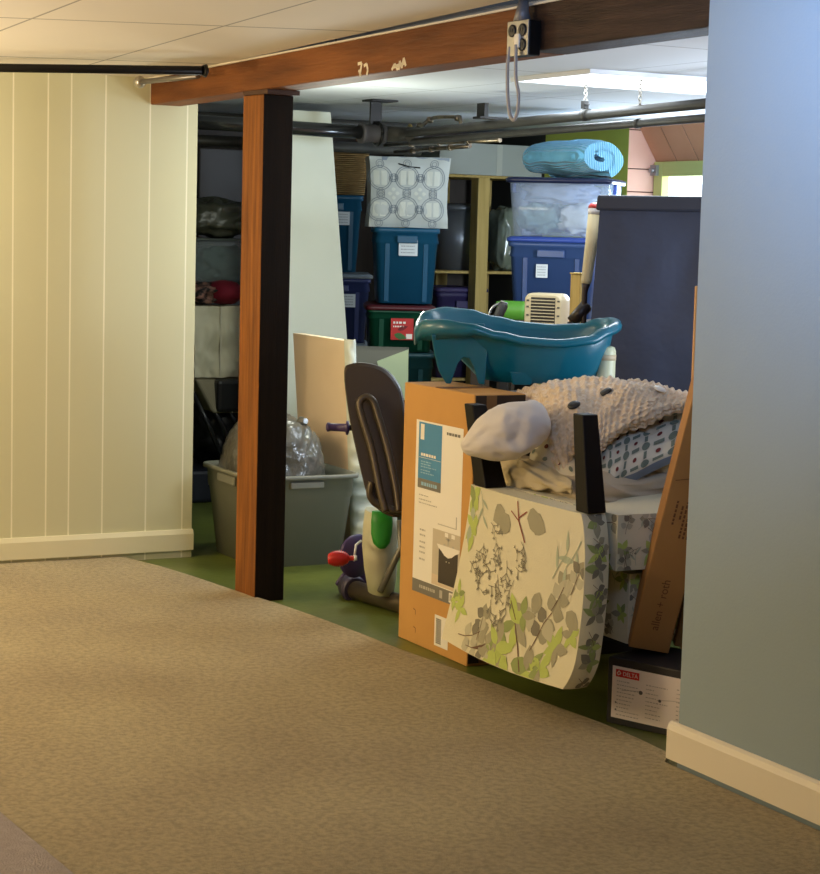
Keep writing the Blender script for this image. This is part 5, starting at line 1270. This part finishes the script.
lay([[(588, 500, 3.335), (604, 497, 3.37), (640, 478, 3.5), (688, 455, 3.66)],
     [(590, 486, 3.33), (606, 482, 3.36), (640, 465, 3.49), (690, 442, 3.66)],
     [(592, 466, 3.36), (608, 460, 3.39), (642, 444, 3.52), (691, 425, 3.69)],
     [(592, 448, 3.40), (608, 442, 3.43), (644, 428, 3.56), (692, 412, 3.73)],
     [(592, 432, 3.46), (608, 428, 3.49), (646, 414, 3.62), (692, 400, 3.79)]],
    'quilt', qm, 'cream quilt with grey lattice and red dots, blue-grey edge band', 'quilt', amp=.008, seed=9, draw=quilt_draw, matfn=lambda u, v: 3 if v < .17 else 0)
lay([[(530, 484, 3.30), (550, 480, 3.285), (572, 490, 3.285), (584, 494, 3.30)],
     [(528, 466, 3.31), (548, 460, 3.29), (570, 470, 3.29), (586, 480, 3.31)],
     [(532, 448, 3.34), (550, 440, 3.32), (570, 446, 3.33), (590, 455, 3.34)],
     [(538, 436, 3.40), (553, 430, 3.38), (572, 434, 3.39), (590, 440, 3.40)]], 'quilt', qm[:3], 'small corner of lattice-patterned quilt left of the right chair leg', 'quilt', 24, 20, amp=.006, seed=4, draw=lambda D: [D.disc(.1+.2*i, .15+.2*j, .035, 1 if (i+j) % 3 else 2) for i in range(5) for j in range(5)])
# knitted blanket
km = mat('cream_knit', srgb(228, 204, 170), .95, sheen=.4, c2=srgb(214, 188, 152), nscale=30)
nt = km.node_tree; bs = nt.nodes['Principled BSDF']
tc_ = nt.nodes.new('ShaderNodeTexCoord'); vo = nt.nodes.new('ShaderNodeTexVoronoi'); vo.inputs['Scale'].default_value = 75
nt.links.new(tc_.outputs['Object'], vo.inputs['Vector']); bp = nt.nodes.new('ShaderNodeBump'); bp.inputs['Strength'].default_value = .7; bp.inputs['Distance'].default_value = .009; bp.invert = True
nt.links.new(vo.outputs['Distance'], bp.inputs['Height']); nt.links.new(bp.outputs[0], bs.inputs['Normal'])
KR = [[(556, 480, 3.30), (566, 476, 3.295), (574, 452, 3.31), (590, 462, 3.315), (606, 448, 3.40), (632, 432, 3.49), (660, 418, 3.58), (694, 410, 3.68)],
      [(546, 452, 3.31), (558, 452, 3.28), (574, 432, 3.30), (592, 444, 3.33), (608, 436, 3.385), (634, 420, 3.475), (662, 408, 3.57), (694, 402, 3.67)],
      [(538, 424, 3.33), (550, 424, 3.30), (575, 412, 3.315), (594, 424, 3.36), (612, 416, 3.42), (640, 405, 3.50), (664, 402, 3.60), (694, 400, 3.70)],
      [(522, 410, 3.37), (548, 404, 3.33), (572, 398, 3.36), (596, 408, 3.41), (618, 398, 3.46), (644, 394, 3.54), (668, 397, 3.63), (694, 397, 3.73)],
      [(515, 400, 3.42), (545, 392, 3.38), (572, 388, 3.42), (598, 394, 3.47), (622, 387, 3.51), (648, 388, 3.59), (670, 393, 3.67), (694, 395, 3.77)],
      [(516, 394, 3.50), (545, 384, 3.48), (572, 379, 3.52), (600, 379, 3.56), (625, 380, 3.60), (650, 385, 3.66), (672, 391, 3.73), (694, 395, 3.82)],
      [(518, 398, 3.62), (545, 388, 3.62), (572, 382, 3.64), (600, 382, 3.67), (625, 383, 3.70), (650, 388, 3.76), (672, 395, 3.80), (694, 399, 3.87)]]
kf = net(KR)
def kfn(u, v):
    p = kf(u, v); n = net_normal(kf, u, v)
    rib = .0035*math.sin(u*150+8*noise.noise(Vector((u*2, v*2, 3))))+.0025*math.sin(v*110)
    k = .012*noise.noise(Vector((u*7, v*5, 11)))+.014*(.5-abs(noise.noise(Vector((u*4-v*3, v*4+u*2, 21))))*2)+rib+.003*noise.noise(Vector((u*60, v*60, 3)))
    return p+n*k
mb = MB(); mb.grid(kfn, 190, 130)
root = empty('knitted_blanket', (0, 0, 0), 0, 'chunky cream knitted blanket with dark buttons heaped over the pile', 'blanket')
mb.build('knit', km, root, solid=.012)
def on_blanket(px, py):
    best = None
    for i in range(81):
        for j in range(61):
            p = kfn(i/80, j/60); d = p-CAM; z = d.dot(fw); x = 410+F_PX*d.dot(rt)/z; y = 437-F_PX*d.dot(up)/z
            e = (x-px)**2+(y-py)**2+(z-5.5)*.5
            if best is None or e < best[0]: best = (e, p, net_normal(kf, i/80, j/60))
    return best[1], best[2]
for (px, py, mm_) in ((575, 407, BLACK), (606, 393, BLACK), (659, 391, mat('pearl_button', srgb(226, 220, 206), .3))):
    p_, n_ = on_blanket(px, py); R3 = n_.to_track_quat('Z', 'Y').to_matrix()
    mb = MB(); mb.lathe(p_+n_*.002, [(.004, 0), (.021, .001), (.022, .005), (.018, .010), (.006, .011)], 18, R3); ob = mb.build('button', mm_, root)
    if px > 650: ob['label'] = 'pale pearl button'
# hidden volume below the blanket: folded duvet
dv = pt(612, 432, 6.36)
mb = blob((0, 0, 0), (.23, .19, .13), .12, 2, 3, .7)
tag(mb.build('folded_duvet', mat('beige_duvet', srgb(190, 176, 150), .9), loc=(dv.x-.03, 3.70, .76)), 'beige duvet bundled under the knitted blanket, barely showing', 'duvet')
# white bottle and pale leaf-like cloth behind
wb = pt(606, 360, 6.95); 
root = empty('bottle', (wb.x, wb.y, .0), .0, 'pale cream plastic cylinder standing between tub and navy wardrobe', 'bottle')
zt_ = pt(607, 346, 6.95).z
mb = MB(); mb.lathe((0, 0, 0), [(.03, FZ), (.033, .3), (.035, zt_-.02), (.03, zt_-.004), (.02, zt_)], 24); mb.build('bottle_body', mat('pale_cream_plastic', srgb(200, 204, 170), .4), root)
mb = MB(); mb.lathe((0, 0, 0), [(.0365, zt_-.05), (.0365, zt_-.03)], 24); mb.build('band', mat('cream_plastic', 0), root)
# =================================================================== RIGHT: DELTA BOX, LONG CARTONS
a_ = pZ(606, 722, FZ); b_ = pZ(676, 738, FZ); dd = (b_-a_); rz_ = math.atan2(dd.y, dd.x); 
hd = pY(611, 663, a_.y+.01).z-FZ; wdl = .40; dpd = .26
hd = .205
root = empty('faucet_box', a_, rz_, 'flat black carton with white instruction label and red logo on the floor', 'cardboard box')
mb = MB(); mb.box((0, 0, 0), (wdl, dpd, hd)); mb.build('carton', mat('black_carton', (.018, .016, .018), .5), root, bevel=.003)
mb = MB(); fnb_ = lambda u, v: Vector((.018+u*(wdl-.036), -.0008, hd-.024-v*(hd-.045)))
D = Draw(mb, fnb_, lambda u, v: Vector((0, -1, 0)), .0005)
D.rect(0, 0, 1, 1, 0, 1); D.rect(.035, .055, .27, .20, 1, 2)
D.text('DELTA', .105, .165, .05, 0, 3, (hd-.045)/(wdl-.036))
D.stroke([(.05, .13), (.068, .08), (.086, .13), (.06, .165), (.05, .13)], .008, 0, 3, .5)
random.seed(4)
for j in range(10): D.scribble(.05, .05+random.uniform(.1, .24), .28+j*.072, .018, 2, 2)
for j in range(9): D.scribble(.34, .34+random.uniform(.08, .22), .25+j*.078, .018, 2, 2)
for j in range(9): D.scribble(.64, .64+random.uniform(.1, .26), .22+j*.08, .018, 2, 2)
D.stroke([(.10, .45), (.2, .42), (.28, .40), (.30, .44)], .006, 2, 2, .5); D.stroke([(.45, .50), (.6, .45), (.75, .44), (.85, .50)], .005, 2, 2, .5); D.disc(.29, .42, .02, 3, 3, .5); D.disc(.48, .50, .015, 3, 3, .5)
for j in (.70, .84): D.leaf(.035, j, .02, .02, 0, 3, 3, .5)
mb.build('printed_label', [mat('label_pinkish_white', srgb(236, 222, 216), .5), mat('logo_red', srgb(206, 32, 36), .5), mat('label_fine_print', srgb(176, 164, 160), .7), mat('label_print_dark', srgb(96, 88, 88), .7)], root)
# long leaning cartons: axis from bottom to top
def plank(nm, label, c0, c1, wdir, ww, th_, m, cat='cardboard box', draw=None, mats=None):
    root = empty(nm, c0, 0, label, cat)
    v = c1-c0; L_ = v.length; ez = v.normalized(); ex = (wdir-ez*wdir.dot(ez)).normalized(); ey = ez.cross(ex)
    if ey.dot(fw) < 0: ey = -ey
    P = []
    for z in (0, L_):
        for (x, y) in ((-ww/2, 0), (ww/2, 0), (ww/2, th_), (-ww/2, th_)): P.append(ex*x+ey*y+ez*z)
    mb = MB(); mb.hexa(P); mb.build('carton', m, root, bevel=.003)
    if draw:
        mb = MB(); fn = lambda u, v_: ex*u+ez*v_; D = Draw(mb, fn, lambda u, v_: -ey, .0008); D.text('allen + roth', .012, .07, .036, 0, 1, 1, PI/2, 1); mb.build('brand_lettering', mats, root)
        mb = MB(); D = Draw(mb, fn, lambda u, v_: -ey, .0008); draw(D, L_, ww); mb.build('printed_lines', mats, root)
        mb = MB(); D = Draw(mb, fn, lambda u, v_: -ey, .0008); D.stroke([(-ww/2+.012, .56), (ww/2-.03, .585)], .0025, 0, 1); mb.build('crease_line', mats, root)
    return root
ytop = hd+FZ+.003
c0 = pZ(648, 664, ytop); c0 = pY(648, 663, a_.y+.12); c0.z = ytop+.014
c1d = pY(693, 480, c0.y+.02)-c0
c1 = c0+c1d*2.0
wd1 = Vector((rt.x, rt.y, 0)).normalized()
cp = mat('carton_print_dark', srgb(112, 70, 34), .8)
def dr2(D, L_, ww):
    for (u, v0, v1) in ((-.030, .42, .50), (.0, .38, .50), (.012, .38, .47), (.024, .38, .50), (-.012, .44, .48)): 
        q = v0
        while q < v1: l_ = random.uniform(.006, .014); D.rect(u, q, u+.006, q+l_, 0, 1); q += l_+.004
plank('long_carton', 'long slim cardboard carton lettered on its face leaning on blue wall', c0, c1, wd1, .125, .085, CARD2, draw=dr2, mats=cp)
d0 = pY(678, 662, a_.y+.26); d0.z = ytop+.004; d1 = d0+(pY(700, 560, a_.y+.28)-d0)*3.0
plank('long_carton', 'second slim cardboard carton half hidden by the blue wall edge', d0+Vector((.03, .02, 0)), d1+Vector((.03, .02, 0)), wd1, .10, .05, CARD2)
e0 = pY(697, 420, 3.42); e1 = pY(702, 286, 3.42)
e0.z = FZ+.002; e0.x = e1.x+.045; e0 = Vector((e1.x+.05, 3.74, FZ+.002)); e1 = pY(701, 286, 3.72)
plank('wooden_board', 'narrow pale board standing upright against the navy wardrobe at blue wall', Vector((e1.x+.028, 3.72, FZ+.004)), e1+Vector((.022, 0, 0)), wd1, .06, .02, mat('pale_board', srgb(214, 160, 96), .7), 'board')
# dark crate under the chairs (black shape between chair and carton)
